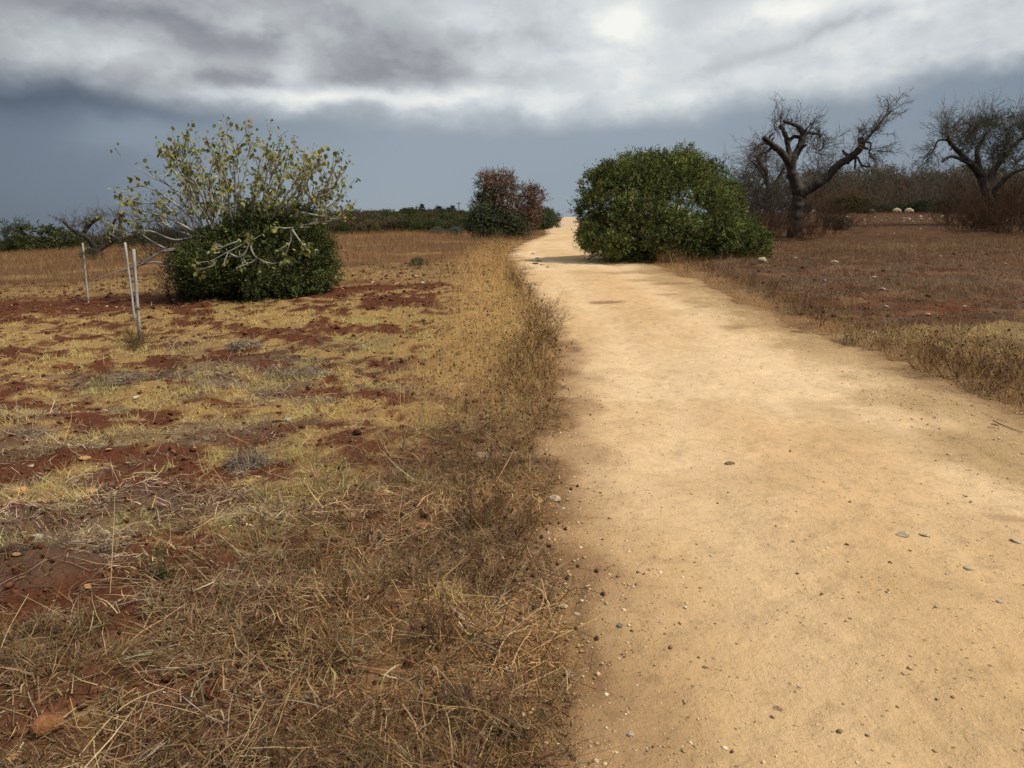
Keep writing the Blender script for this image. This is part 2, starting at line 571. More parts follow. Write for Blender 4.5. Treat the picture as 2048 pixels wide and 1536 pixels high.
def plant_mat(name, rough=.7, trans=.0, spec=.25, nscale=9., namp=.35):
    """colour of each blade, leaf or twig comes with the mesh; the object colour shifts whole plants"""
    m, g, b = material(name)
    at_ = g.n('ShaderNodeAttribute', attribute_name='tint')
    oi = g.n('ShaderNodeObjectInfo')
    tcx = g.n('ShaderNodeTexCoord')
    nz = g.noise(tcx.outputs['Object'], nscale, 3)
    f = g.m('ADD', 1 - namp * .5, g.m('MULTIPLY', nz, namp))
    c = g.mixc(1., at_.outputs['Color'], oi.outputs['Color'], 'MULTIPLY')
    vm = g.n('ShaderNodeVectorMath', operation='SCALE')
    g.link(c, vm.inputs[0]); g.link(f, vm.inputs['Scale'])
    g.link(vm.outputs[0], b.inputs['Base Color'])
    b.inputs['Roughness'].default_value = rough
    b.inputs['Specular IOR Level'].default_value = spec
    if trans:
        tr = g.n('ShaderNodeBsdfTranslucent'); g.link(vm.outputs[0], tr.inputs[0])
        mx = g.n('ShaderNodeMixShader'); mx.inputs[0].default_value = trans
        o = m.node_tree.nodes['Material Output']
        g.link(b.outputs[0], mx.inputs[1]); g.link(tr.outputs[0], mx.inputs[2]); g.link(mx.outputs[0], o.inputs[0])
    return m


M_leaf = plant_mat('evergreen_leaf', .6, .22, .12, 1.6, .8)
M_figleaf = plant_mat('fig_leaf', .6, .3, .25, 5, .5)
M_dry = plant_mat('dry_grass', .75, .46, .15, 3, .4)
M_litter = plant_mat('dry_litter', .8, .08, .15, 3, .4)


def bark_mat(name, c1, c2, scale=9., bump=.5):
    m, g, b = material(name)
    tcx = g.n('ShaderNodeTexCoord')
    mp = g.n('ShaderNodeMapping'); mp.inputs['Scale'].default_value = (1, 1, .35)
    g.link(tcx.outputs['Object'], mp.inputs[0])
    n1 = g.noise(mp.outputs[0], scale, 6, .65, .6)
    n2 = g.noise(tcx.outputs['Object'], scale * .25, 3)
    oi = g.n('ShaderNodeObjectInfo')
    col = g.ramp(g.m('ADD', g.m('MULTIPLY', n1, .75), g.m('MULTIPLY', n2, .25)), [(.33, c1), (.66, c2)])
    g.link(g.mixc(1., col, oi.outputs['Color'], 'MULTIPLY'), b.inputs['Base Color'])
    b.inputs['Roughness'].default_value = .85
    b.inputs['Specular IOR Level'].default_value = .2
    bp = g.n('ShaderNodeBump'); bp.inputs['Strength'].default_value = bump; bp.inputs['Distance'].default_value = .03
    g.link(n1, bp.inputs['Height']); g.link(bp.outputs[0], b.inputs['Normal'])
    return m


M_bark = bark_mat('olive_bark', (.016, .014, .012), (.082, .070, .060))
M_figbark = bark_mat('fig_bark', (.17, .16, .145), (.42, .41, .38), 14, .3)
M_post = bark_mat('weathered_post', (.20, .20, .18), (.46, .45, .41), 22, .2)


def rock_mat():
    m, g, b = material('limestone')
    tcx = g.n('ShaderNodeTexCoord'); oi = g.n('ShaderNodeObjectInfo')
    n1 = g.noise(tcx.outputs['Object'], 2.2, 7, .62)
    n2 = g.noise(tcx.outputs['Object'], 9, 5, .6)
    col = g.ramp(n1, [(.3, (.42, .36, .30)), (.5, (.74, .72, .68)), (.7, (1, 1, 1))])
    g.link(g.mixc(1., col, oi.outputs['Color'], 'MULTIPLY'), b.inputs['Base Color'])
    b.inputs['Roughness'].default_value = .9; b.inputs['Specular IOR Level'].default_value = .2
    bp = g.n('ShaderNodeBump'); bp.inputs['Strength'].default_value = .6; bp.inputs['Distance'].default_value = .12
    g.link(g.m('ADD', n1, g.m('MULTIPLY', n2, .4)), bp.inputs['Height']); g.link(bp.outputs[0], b.inputs['Normal'])
    return m


M_rock = rock_mat()


def soil_mat():
    m, g, b = material('red_soil')
    at_ = g.n('ShaderNodeAttribute', attribute_name='tint')
    ge = g.n('ShaderNodeNewGeometry')
    p = ge.outputs['Position']
    n1 = g.noise(p, 7, 7, .65); n2 = g.noise(p, 45, 5, .65); n3 = g.noise(p, 1.1, 4, .6)
    f = g.m('ADD', .40, g.m('ADD', g.m('MULTIPLY', n1, .55), g.m('ADD', g.m('MULTIPLY', n2, .45), g.m('MULTIPLY', n3, .25))))
    vm = g.n('ShaderNodeVectorMath', operation='SCALE')
    g.link(at_.outputs['Color'], vm.inputs[0]); g.link(f, vm.inputs['Scale'])
    g.link(vm.outputs[0], b.inputs['Base Color'])
    b.inputs['Roughness'].default_value = .95; b.inputs['Specular IOR Level'].default_value = .1
    vo = g.n('ShaderNodeTexVoronoi'); vo.inputs['Scale'].default_value = 22
    g.link(p, vo.inputs['Vector'])
    h = g.m('ADD', g.m('MULTIPLY', n1, 1.0), g.m('ADD', g.m('MULTIPLY', n2, .35), g.m('MULTIPLY', vo.outputs['Distance'], -.5)))
    bp = g.n('ShaderNodeBump'); bp.inputs['Strength'].default_value = .9; bp.inputs['Distance'].default_value = .05
    g.link(h, bp.inputs['Height']); g.link(bp.outputs[0], b.inputs['Normal'])
    return m


def path_mat():
    m, g, b = material('sandy_path')
    at_ = g.n('ShaderNodeAttribute', attribute_name='tint')
    ge = g.n('ShaderNodeNewGeometry')
    p = ge.outputs['Position']
    n1 = g.noise(p, 1.6, 6, .6); n2 = g.noise(p, 9, 6, .62, .1); n3 = g.noise(p, 60, 4, .7); n4 = g.noise(p, 190, 3, .6)
    f = g.m('ADD', .56, g.m('ADD', g.m('MULTIPLY', n1, .30), g.m('ADD', g.m('MULTIPLY', n2, .24), g.m('ADD', g.m('MULTIPLY', n3, .20), g.m('MULTIPLY', n4, .14)))))
    mot = g.sstep(g.noise(p, 8.5, 4, .55), .53, .66)  # mottles painting the shade of shallow dimples into the sand colour
    f = g.m('MULTIPLY', f, g.m('SUBTRACT', 1.0, g.m('MULTIPLY', mot, .13)))
    # dark and pale grit
    vo = g.n('ShaderNodeTexVoronoi'); vo.inputs['Scale'].default_value = 34
    g.link(p, vo.inputs['Vector'])
    sx = g.n('ShaderNodeSeparateColor'); g.link(vo.outputs['Color'], sx.inputs[0])
    spot = g.m('MULTIPLY', g.sstep(vo.outputs['Distance'], .30, .12), g.m('GREATER_THAN', sx.outputs[0], .86))
    pale = g.m('MULTIPLY', g.sstep(vo.outputs['Distance'], .26, .10), g.m('LESS_THAN', sx.outputs[0], .07))
    f = g.m('MULTIPLY', f, g.m('SUBTRACT', 1.0, g.m('MULTIPLY', spot, .45)))
    f = g.m('MULTIPLY', f, g.m('ADD', 1.0, g.m('MULTIPLY', pale, .30)))
    vm = g.n('ShaderNodeVectorMath', operation='SCALE')
    g.link(at_.outputs['Color'], vm.inputs[0]); g.link(f, vm.inputs['Scale'])
    g.link(vm.outputs[0], b.inputs['Base Color'])
    b.inputs['Roughness'].default_value = .95; b.inputs['Specular IOR Level'].default_value = .1
    h = g.m('ADD', g.m('MULTIPLY', n2, 1.0), g.m('ADD', g.m('MULTIPLY', n3, .28), g.m('ADD', g.m('MULTIPLY', n4, .08), g.m('MULTIPLY', g.m('ADD', spot, pale), .10))))
    bp = g.n('ShaderNodeBump'); bp.inputs['Strength'].default_value = .85; bp.inputs['Distance'].default_value = .035
    g.link(h, bp.inputs['Height']); g.link(bp.outputs[0], b.inputs['Normal'])
    return m


M_soil = soil_mat()
M_path = path_mat()

# ------------------------------------------------------------------ ground
def spaced(a0, a1, h, far, ratio):
    v = [a0]
    while v[-1] < a1: v.append(v[-1] + h)
    st = h
    while v[-1] < far: st *= ratio; v.append(v[-1] + st)
    return np.array(v)


gy = spaced(-2.5, 20, .085, 9000, 1.035)
gy = np.concatenate([[-4000, -900, -200, -60, -22, -9, -4.5], gy])
xr = spaced(0, 9, .085, 9000, 1.055)
gx = np.concatenate([-xr[:0:-1], xr])
GX, GY = np.meshgrid(gx, gy)
RED = np.array([.098, .034, .016])


def relief(x, y):
    """clods and low mounds of the tilled soil"""
    k = ss(y, 60, 25)
    r = (fbm(x * 1.3, y * 1.9, 51, 3) - .5) * .20 + (fbm(x * 4, y * 5, 61, 4, .6) - .5) * .13 + (np.abs(fbm(x * 10, y * 10, 71, 2) - .5)) * .04
    return r * k


def ground_z(x, y):
    s = path_s(x, y)
    return base_z(x, y) + relief(x, y) * ss(s, .25, -.45) - .07 * ss(s, -.05, .35)


def build_ground():
    x, y = GX.ravel(), GY.ravel()
    z = ground_z(x, y)
    cv = cover(x, y)
    col = np.tile(RED, (len(x), 1)) * (.75 + .5 * cv['nz'])[:, None]
    def lay(c, a):
        nonlocal col
        col = col * (1 - a[:, None]) + np.array(c) * a[:, None]
    lay((.135, .062, .030), .5 * ss(cv['py'], 1150, 1500) * cv['left'])
    lay((.092, .046, .022), .75 * (~cv['left']) * ss(cv['dl'], .1, .9))
    r1 = fbm(x * .35 + 5, y * .45, 181, 4, .6); r2 = fbm(x * 1.4, y * 1.9, 183, 4, .6)
    lay((.105, .038, .019), .8 * (~cv['left']) * ss(r1 * .6 + r2 * .4, .50, .58) * ss(cv['dl'], .3, 1.2))
    lay((.185, .112, .056), .6 * (~cv['left']) * ss(r2, .53, .66) * ss(cv['dl'], .3, 1.2))
    lay((.040, .024, .016), .6 * (~cv['left']) * ss(r2, .45, .34) * ss(cv['dl'], .3, 1.2))
    lay((.38, .255, .10), .62 * cv['yellow'])
    lay((.120, .088, .062), .60 * cv['grey'])
    lay((.120, .062, .033), .55 * cv['straw'])
    lay((.175, .090, .040), .88 * cv['rust'])
    f1 = fbm(x * .10, y * .16, 171, 4, .6); f2 = fbm(x * .30 + 7, y * .5, 173, 4, .6)
    lay((.085, .048, .026), .75 * cv['rust'] * ss(f1, .50, .64))
    lay((.30, .20, .085), .75 * cv['rust'] * ss(f2 + .35 * ss(y, 30, 19), .55, .78))
    lay((.075, .040, .020), .65 * cv['dark'])  # brown brush ground, cloud shade painted into its tone
    lay((.30, .19, .085), .55 * cv['verge'] * ss(y, 40, 20))
    lay((.42, .265, .11), .85 * cv['left'] * ss(cv['dl'] + (cv['nz'] - .5) * .9, 1.9, 1.0) * ss(y, 6.5, 9) * ss(y, 45, 25) * (cv['dl'] > .2))
    # scrubland beyond the fields
    hill = ss(y + (cv['nz'] - .5) * 20, 78, 95)
    lay((.075, .065, .030), hill * .9)
    n = len(gx); m = len(gy)
    idx = np.arange(n * m).reshape(m, n)
    q = np.stack([idx[:-1, :-1], idx[:-1, 1:], idx[1:, 1:], idx[1:, :-1]], -1).reshape(-1, 4)
    me = mesh_np('ground', np.stack([x, y, z], 1), [q], col, smooth=True)
    return tag(obj('ground', me, M_soil), kind='structure')


build_ground()


def path_z(x, y):
    s = path_s(x, y)
    dim = -(ss(fbm(x * 6.5, y * 6.5, 81, 3), .52, .75)) * .016 * ss(y, 30, 12)     # shallow footprints
    big = (fbm(x * .8, y * .8, 91, 3) - .5) * .05 + (fbm(x * 2.5, y * 2.5, 95, 3) - .5) * .028
    t = (x - xL(y)) / (xR(y) - xL(y))
    rut = -.020 * (np.exp(-((t - .24) / .09) ** 2) + np.exp(-((t - .66) / .09) ** 2))
    return base_z(x, y) + .012 + dim + (big + rut) * ss(y, 60, 20) - .11 * ss(s, .10, -.35) + np.clip(y - 30, 0, 400) * .0012


def build_path():
    py_ = spaced(-12, 24, .065, 326, 1.03)
    t = np.linspace(0, 1, 100)
    t = np.concatenate([[-.06], t * 1.0, [1.06]])
    YY, TT = np.meshgrid(py_, t, indexing='ij')
    l = xL(YY) - .32; r = xR(YY) + .32
    XX = l + (r - l) * np.clip(TT, 0, 1) + np.where(TT < 0, -.15, 0) + np.where(TT > 1, .15, 0)
    x, y = XX.ravel(), YY.ravel()
    z = path_z(x, y)
    s = path_s(x, y)
    n1 = fbm(x * .5, y * .35, 101, 4); n2 = fbm(x * 1.7, y * 1.2, 111, 4)
    tt = (x - xL(y)) / (xR(y) - xL(y))
    c = np.tile(np.array([.54, .366, .196]), (len(x), 1))
    def lay(cc, a):
        nonlocal c
        c = c * (1 - a[:, None]) + np.array(cc) * a[:, None]
    lay((.65, .485, .300), ss(n1, .36, .70) * .6)
    for tr in (.24, .66):
        lay((.64, .47, .285), .55 * np.exp(-((tt - tr + (n1 - .5) * .12) / .075) ** 2) * ss(y, 60, 25))
    lay((.41, .265, .130), ss(n2, .52, .74) * .38)
    lay((.34, .232, .115), ss(tt + (n2 - .5) * .45, .64, .90) * .85 * ss(y, 40, 20))     # gravelly right side
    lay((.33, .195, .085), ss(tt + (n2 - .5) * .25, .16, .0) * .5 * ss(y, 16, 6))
    lay((.43, .285, .14), ss(y, 5.2, 2.4) * .55)  # browner sand near the camera, with lens vignette painted in as darkening
    lay((.27, .165, .085), ss(s + (n2 - .5) * .8, .55, .05) * .7)
    lay((.20, .11, .055), ss(s, .20, .0) * .7)
    # damp dark stains
    for px, py, sx, sy, a in ((1210, 605, .50, .30, .75), (1340, 568, .55, .35, .55), (1330, 588, .40, .25, .45), (1480, 655, .4, .2, .3), (1300, 545, 1.2, .6, .3), (2030, 1040, .22, .12, .5)):
        p = hit(px, py)
        q = np.exp(-((x - p[0]) / sx) ** 2 - ((y - p[1]) / sy) ** 2)
        lay((.20, .105, .055), ss(q + (n2 - .5) * .9, .35, .8) * a)
    far = ss(y, 70, 110)
    lay((.50, .365, .225), far)
    n = len(t); m = len(py_)
    idx = np.arange(n * m).reshape(m, n)
    q = np.stack([idx[:-1, :-1], idx[:-1, 1:], idx[1:, 1:], idx[1:, :-1]], -1).reshape(-1, 4)
    me = mesh_np('path', np.stack([x, y, z], 1), [q], c, smooth=True)
    tag(obj('path', me, M_path), kind='structure')


build_path()


def top_z(x, y):
    return np.maximum(ground_z(x, y), np.where(y < 320, path_z(x, y), -99))


def scatter(n, y0, y1, a0, a1, q):
    """ground points, density falling with distance to the power q"""
    u = rng.uniform(0, 1, n)
    e = 2 - q
    y = (y0 ** e + u * (y1 ** e - y0 ** e)) ** (1 / e) if abs(e) > 1e-6 else y0 * (y1 / y0) ** u
    x = rng.uniform(a0, a1, n) * (y + .4)
    return x, y


def keep(p, *arrs):
    k = rng.uniform(0, 1, len(p)) < p
    return [a[k] for a in arrs]

# ------------------------------------------------------------------ evergreen bushes
def shoots(acc, lobes, n, leaf=.045, per=11, length=.20, cols=None, up=.35, depth=.45, wid=.45, amount=.25):
    """leafy shoots over a union of ellipsoids; lobes: (centre, radii)"""
    lobes = [(np.asarray(c, float), np.asarray(r, float)) for c, r in lobes]
    area = np.array([(r[0] * r[1] + r[1] * r[2] + r[0] * r[2]) for _, r in lobes]); area = area / area.sum()
    Ps, Ns, Rl = [], [], []
    for (c, r), a in zip(lobes, area):
        k = max(int(n * a * 1.6), 8)
        d = unit(rng.normal(0, 1, (k, 3)))
        rad = 1 - depth * rng.uniform(0, 1, k) ** 2.2
        bump = .70 + .58 * fbm(d[:, 0] * 3.0 + c[0] * 3 + d[:, 2] * 1.3, d[:, 1] * 3.0 + d[:, 2] * 2.6 + c[2] * 2, 7, 4, .6)
        P = c + d * r * (rad * bump)[:, None]
        Ns.append(unit(d / r)); Ps.append(P); Rl.append(rad)
    P = np.concatenate(Ps); N = np.concatenate(Ns); rad = np.concatenate(Rl)
    inside = np.zeros(len(P), bool)
    for c, r in lobes:
        inside |= (((P - c) / (r * .72)) ** 2).sum(1) < 1
    ok = (~inside) | (rng.uniform(0, 1, len(P)) < .12)
    P, N, rad = P[ok], N[ok], rad[ok]
    k = len(P)
    D = unit(N + np.array([0, 0, up]) + rng.normal(0, .35, (k, 3)))
    L = length * np.where(rng.uniform(0, 1, k) < .05, rng.uniform(1.5, 2.6, k), rng.uniform(.5, 1.3, k))
    tint = vary(cols, k, amount)
    t = np.linspace(.05, 1, per)
    pos = P[:, None] + D[:, None] * (L[:, None] * t)[..., None]
    a = rng.uniform(0, 6.28, (k, per))
    e1 = unit(np.cross(D, np.array([.3, .2, .9]))); e2 = np.cross(D, e1)
    dirs = D[:, None] * .75 + np.cos(a)[..., None] * e1[:, None] + np.sin(a)[..., None] * e2[:, None]
    pos = pos + rng.normal(0, .012, pos.shape)
    nn = k * per
    ln = leaf * rng.uniform(.6, 1.35, nn)
    tt = np.repeat(tint, per, 0) * np.exp(rng.normal(0, .14, (nn, 1)))
    leaf_diamonds(acc, pos.reshape(-1, 3), dirs.reshape(-1, 3), ln, ln * wid, tt)


def stems(acc, base, tips, r, tint, k=7, wob=.06):
    """branches from a base to many tips"""
    tips = np.asarray(tips, float); n = len(tips)
    b = np.asarray(base, float) + rng.normal(0, 1, (n, 3)) * np.array([.12, .12, 0])
    t = np.linspace(0, 1, k)[None, :, None]
    mid = (b + tips) / 2 + np.array([0, 0, .18]) * np.linalg.norm(tips - b, axis=1, keepdims=True) * 0.4
    P = (1 - t) ** 2 * b[:, None] + 2 * t * (1 - t) * mid[:, None] + t * t * tips[:, None]
    P[:, 1:] += np.cumsum(rng.normal(0, wob, (n, k - 1, 3)), 1) * .5
    Rr = r * (1 - .8 * np.linspace(0, 1, k))[None] * rng.uniform(.7, 1.2, (n, 1))
    tube_acc(acc, P, Rr, 5, tint)


MASTIC = [(.105, .135, .038), (.075, .102, .030), (.145, .172, .048), (.055, .076, .024), (.215, .215, .065)]
PXM = lambda d: F / d      # photo pixels per metre at distance d


def px_lobes(spec, d, dz=0):
    """lobes given as (px, py, rx_px, ry_px, depth offset in m, depth radius in m)"""
    r = []
    for px, py, rx, ry, off, ry_m in spec:
        c = at(px, py, d + off)
        k = (d + off) / F
        r.append((c, np.array([rx * k, ry_m, ry * k])))
    return r


def bush(name, label, cat, spec, d, n, leaf, cols, group=None, per=11, length=.2, depth=.45, foot=None, up=.35, mat=None, wid=.45, sub_stems=24, clump=0):
    L = px_lobes(spec, d)
    cx = np.mean([c[0] for c, r in L]); cy = np.mean([c[1] for c, r in L])
    z = float(base_z(cx, cy))
    o = thing(name, label, cat, (cx, cy, z), group=group)
    off = np.array([cx, cy, z])
    a = Acc()
    L0 = [(c - off, r) for c, r in L]
    if clump:
        # the crown is made of many leafy clumps standing proud of one another
        sub = []
        for c, r in L0:
            k = int(5.2 * (r[0] * r[1] + r[1] * r[2] + r[0] * r[2]) / clump ** 2 / 3 * .55) + 6
            q = unit(rng.normal(0, 1, (k, 3)))
            for u in q:
                p = c + u * r * rng.uniform(.74, .92)
                if any((((p - c2) / (r2 * .78)) ** 2).sum() < 1 for c2, r2 in L0): continue
                if p[2] < .05: continue
                rr = clump * rng.uniform(.55, 1.25)
                sub.append((p, np.array([rr, rr, rr * rng.uniform(.7, 1.0)])))
        for i in range(3):      # each third of the clumps has its own tone
            shoots(a, sub[i::3], int(n * .25), leaf, per, length, [tuple(np.array(q) * (1.0, .78, 1.22)[i]) for q in cols], up, depth, wid)
        shoots(a, L0, int(n * .28), leaf, per, length, cols, up, .7, wid)
    else: shoots(a, L0, n, leaf, per, length, cols, up, depth, wid)
    obj('foliage', a.mesh('foliage'), mat or M_leaf, o)
    b = Acc()
    tips = []
    for c, r in L0:
        q = unit(rng.normal(0, 1, (max(4, sub_stems // len(L0)), 3))); tips.append(c + q * r * .85)
    tips = np.concatenate(tips); tips[:, 2] = np.maximum(tips[:, 2], .15)
    stems(b, (0, 0, -.1), tips, .05, np.array([.06, .05, .04]))
    obj('stems', b.mesh('stems'), M_bark, o)
    return o


# the big round evergreen beside the path
bush('mastic_bush', 'large rounded dense evergreen bush on the right edge of the path', 'bush',
     [(1318, 430, 128, 88, 0, 2.0), (1240, 420, 82, 86, -.3, 1.4), (1228, 478, 62, 42, -1.0, 1.0), (1384, 420, 88, 96, .6, 1.8), (1300, 474, 112, 48, -1.2, 1.1),
      (1366, 352, 54, 40, .8, 1.2), (1278, 372, 74, 46, 0, 1.3), (1420, 474, 70, 42, -.9, 1.0), (1492, 482, 42, 33, -.5, .8), (1196, 446, 32, 46, .3, .8), (1438, 428, 42, 50, .8, 1.2), (1465, 485, 54, 32, -.8, .8), (1325, 348, 40, 26, .4, .9)],
     25.5, 21000, .052, MASTIC, per=11, length=.16, wid=.55, depth=.5, clump=.34)

# the evergreen that grows round the foot of the fig
bush('mastic_bush', 'dark evergreen bush growing round the foot of the fig tree', 'bush',
     [(457, 525, 64, 58, -0.3, 1.0), (524, 502, 70, 70, -0.2, 1.0), (589, 528, 54, 53, -0.1, 0.9), (418, 556, 42, 36, -0.4, 0.7), (513, 562, 87, 34, -0.6, 0.8), (632, 535, 28, 39, 0, 0.6), (541, 452, 38, 28, 0.1, 0.7), (494, 462, 40, 32, 0.1, 0.7), (399, 530, 30, 32, 0, 0.6), (604, 478, 37, 41, 0.1, 0.7), (443, 486, 31, 24, 0.2, 0.6), (568, 570, 52, 21, -0.3, 0.6)],
     17.6, 13000, .050, [(.060, .080, .026), (.044, .060, .021), (.082, .102, .032), (.125, .135, .042)], per=10, length=.18, wid=.45, depth=.5, clump=.27)

# ------------------------------------------------------------------ fig tree
def build_fig():
    D = 17.6
    root = hit(480, 590); root[1] = D; root[2] = float(base_z(root[0], D))
    root[0] = at(480, 560, D)[0]
    o = thing('fig_tree', 'fig tree with bare grey stems and sparse yellowing leaves above a dark bush', 'tree', root)
    a = Acc()
    grey = np.array([.30, .29, .27])
    tipsP, tipsD = [], []
    def sub(c, r, u0, n, lmin, lmax, spread=.55):
        """side shoots off a stem curve"""
        for _ in range(n):
            i = int(np.clip(u0 + (1 - u0) * rng.uniform(0, 1), 0, .97) * (len(c) - 1))
            d = unit(c[min(i + 1, len(c) - 1)] - c[max(i - 1, 0)])
            d = unit(d + rng.normal(0, spread, 3) * np.array([1, 1, .6]) + np.array([0, 0, .25]))
            L = rng.uniform(lmin, lmax)
            p = curves(c[i][None], d[None], np.array([L]), 6, .10, (0, 0, .07))
            tube_acc(a, p, np.linspace(min(r[i] * .75, .014), .0055, 6)[None], 4, grey)
            tipsP.append(p[0, -1]); tipsD.append(unit(p[0, -1] - p[0, -2]))
            if rng.uniform() < .65: tipsP.append(p[0, 3]); tipsD.append(unit(rng.normal(0, 1, 3)))
            if L > .45 and rng.uniform() < .7:
                d2 = unit(d + rng.normal(0, .5, 3) + np.array([0, 0, .2]))
                p2 = curves(p[0, 3][None], d2[None], np.array([L * .55]), 5, .1, (0, 0, .08))
                tube_acc(a, p2, np.linspace(.007, .004, 5)[None], 3, grey)
                tipsP.append(p2[0, -1]); tipsD.append(unit(p2[0, -1] - p2[0, -2]))
    # main stems: foot, belly and tip in photo pixels with their depth
    mains = [(560, 470, 622, 385, 664, 300, -.5), (560, 480, 630, 410, 688, 345, .2), (545, 470, 604, 360, 648, 268, -.9), (550, 475, 615, 395, 672, 322, .8), (415, 470, 372, 340, 340, 262, -.9), (460, 470, 448, 340, 452, 244, .9), (485, 470, 478, 345, 470, 252, 1.1), (505, 470, 530, 345, 548, 262, -.2), (535, 470, 590, 360, 622, 276, 1.0), (425, 470, 385, 340, 368, 256, .2), (395, 470, 345, 355, 262, 282, -.5), (410, 470, 355, 330, 318, 262, .6), (400, 480, 330, 390, 252, 352, .3), (425, 460, 365, 310, 352, 248, -.6),
             (430, 470, 405, 330, 392, 250, .9), (440, 460, 420, 330, 425, 236, -.3), (450, 460, 440, 330, 452, 228, .5), (470, 460, 470, 330, 478, 240, -.8), (480, 460, 490, 330, 505, 236, .1),
             (500, 460, 515, 340, 535, 246, .8), (510, 460, 540, 340, 560, 246, -.6), (520, 460, 560, 350, 590, 264, .3), (530, 465, 585, 370, 615, 272, -.4), (540, 465, 600, 380, 632, 290, .7),
             (545, 470, 610, 390, 655, 330, -.2), (550, 470, 615, 410, 676, 362, .4), (540, 480, 600, 430, 684, 392, -.7), (390, 480, 325, 420, 268, 398, .1), (470, 470, 455, 350, 440, 262, -1.2), (500, 470, 510, 360, 520, 268, -1.1),
             (440, 470, 400, 360, 372, 282, -1.0), (530, 470, 565, 380, 600, 300, -1.2), (455, 470, 430, 370, 410, 290, 1.2), (515, 470, 535, 370, 555, 290, 1.3)]
    for (x0, y0, x1, y1, x2, y2, dz) in mains:
        y2 += 46; y1 += 22; x2 = 475 + (x2 - 475) * 1.0
        b = at(480 + (x0 - 480) * .35, 570, D + dz * .15)
        pts = [b, at(x0, y0, D + dz * .4), at((x0 + x1) / 2 + rng.normal(0, 5), (y0 + y1) / 2, D + dz * .6), at(x1, y1, D + dz * .85), at((x1 + x2) / 2 + rng.normal(0, 6), (y1 + y2) / 2, D + dz), at(x2, y2, D + dz * 1.15)]
        c, r = limb(a, pts, rng.uniform(.022, .036), .006, grey, 6, 4, .15, int(abs(x2)))
        tipsP.append(c[-1]); tipsD.append(unit(c[-1] - c[-2]))
        sub(c, r, .26, 15, .22, .64, .46)
    # a thicker old limb on the right and the low arching boughs in front
    old = [[(545, 500), (570, 455), (600, 425), (628, 402), (640, 388)], [(628, 402), (612, 385), (600, 372)], [(600, 425), (640, 432), (668, 438), (690, 420)]]
    for i, q in enumerate(old):
        c, r = limb(a, [at(x, y, D - .3 - .1 * i) for x, y in q], .055 if i == 0 else .03, .02 if i < 2 else .008, grey * .45, 7, 5, .3, i)
        sub(c, r, .4, 4, .2, .5)
    low = [[(490, 480), (488, 487), (456, 504), (416, 525)], [(456, 504), (475, 514), (490, 506), (500, 480)], [(432, 520), (425, 532), (396, 541)], [(480, 482), (455, 490), (437, 500)],
           [(500, 478), (503, 500), (515, 516), (545, 527), (572, 520)], [(515, 516), (500, 526), (482, 522)], [(585, 455), (580, 456), (548, 455)], [(582, 456), (600, 482), (612, 495)], [(582, 456), (582, 478), (578, 490)],
           [(400, 470), (350, 480), (300, 462), (255, 470), (222, 450), (200, 437)], [(330, 497), (300, 480), (268, 458)], [(262, 470), (235, 476), (214, 455)],
           [(352, 500), (320, 505), (280, 530), (235, 543), (190, 560), (150, 582)], [(350, 532), (310, 524), (285, 530), (255, 540)], [(320, 505), (345, 497), (370, 505)], [(330, 500), (300, 515), (275, 528)],
           [(400, 470), (345, 440), (300, 425), (268, 415)], [(410, 460), (340, 400), (290, 373), (245, 380)]]
    for i, q in enumerate(low):
        off = -1.75 if i < 9 else -.8
        c, r = limb(a, [at(x, y, D + off + .02 * i) for x, y in q], .024 if i < 16 else .028, .006, grey * 1.15, 6, 5, .1, i)
        if i not in (12, 13): sub(c, r, .55, 3, .12, .35, .7)
        tipsP.append(c[-1]); tipsD.append(unit(c[-1] - c[-2]))
    V = a.mesh('branches', True)
    V.transform(__import__('mathutils').Matrix.Translation(-Vector(root)))
    obj('branches', V, M_figbark, o)
    # lobed leaves
    prof = [(0, 0), (.22, .10), (.42, .30), (.30, .42), (.46, .70), (.24, .66), (.14, 1.0), (0, .80), (-.14, 1.0), (-.24, .66), (-.46, .70), (-.30, .42), (-.42, .30), (-.22, .10)]
    prof = np.array(prof)
    LV = np.zeros((15, 3)); LV[0] = (0, .42, .03); LV[1:, 0] = prof[:, 0]; LV[1:, 1] = prof[:, 1]; LV[1:, 2] = -.35 * np.abs(prof[:, 0]) - .18 * prof[:, 1] ** 2
    LF = np.array([[0, 1 + i, 1 + (i + 1) % 14] for i in range(14)])
    kinds = [(.20, .225, .062), (.29, .275, .075), (.13, .155, .045), (.42, .33, .080), (.19, .125, .055), (.33, .34, .20), (.34, .21, .06)]
    wts = np.array([.38, .25, .18, .04, .06, .06, .03]); wts = wts / wts.sum()
    meshes = []
    for k in kinds:
        m_ = mesh_np('leaf', LV, [LF], np.tile(np.array(k), (15, 1)))
        m_.materials.append(M_figleaf); meshes.append(m_)
    P, Dn = [], []
    for p, d in zip(tipsP, tipsD):
        for _ in range(1 + (rng.uniform() < .72) + (rng.uniform() < .40)):
            P.append(np.asarray(p) + rng.normal(0, .045, 3)); Dn.append(d)
    P = np.array(P); Dn = np.array(Dn)
    # fewer leaves on the very tips, more in the middle and in the lower half of the crown
    n_extra = 700
    i = rng.integers(0, len(tipsP), n_extra)
    tp = np.array(tipsP)
    low_w = np.clip((root[2] + 3.4 - tp[i, 2]) / 2.2, .0, 1)
    i = i[rng.uniform(0, 1, n_extra) < low_w]
    P = np.concatenate([P, tp[i] + rng.normal(0, .14, (len(i), 3))]); Dn = np.concatenate([Dn, np.array(tipsD)[i]])
    order = np.argsort(P[:, 1] + rng.uniform(0, .3, len(P)))
    acc = Acc()
    from mathutils import Euler
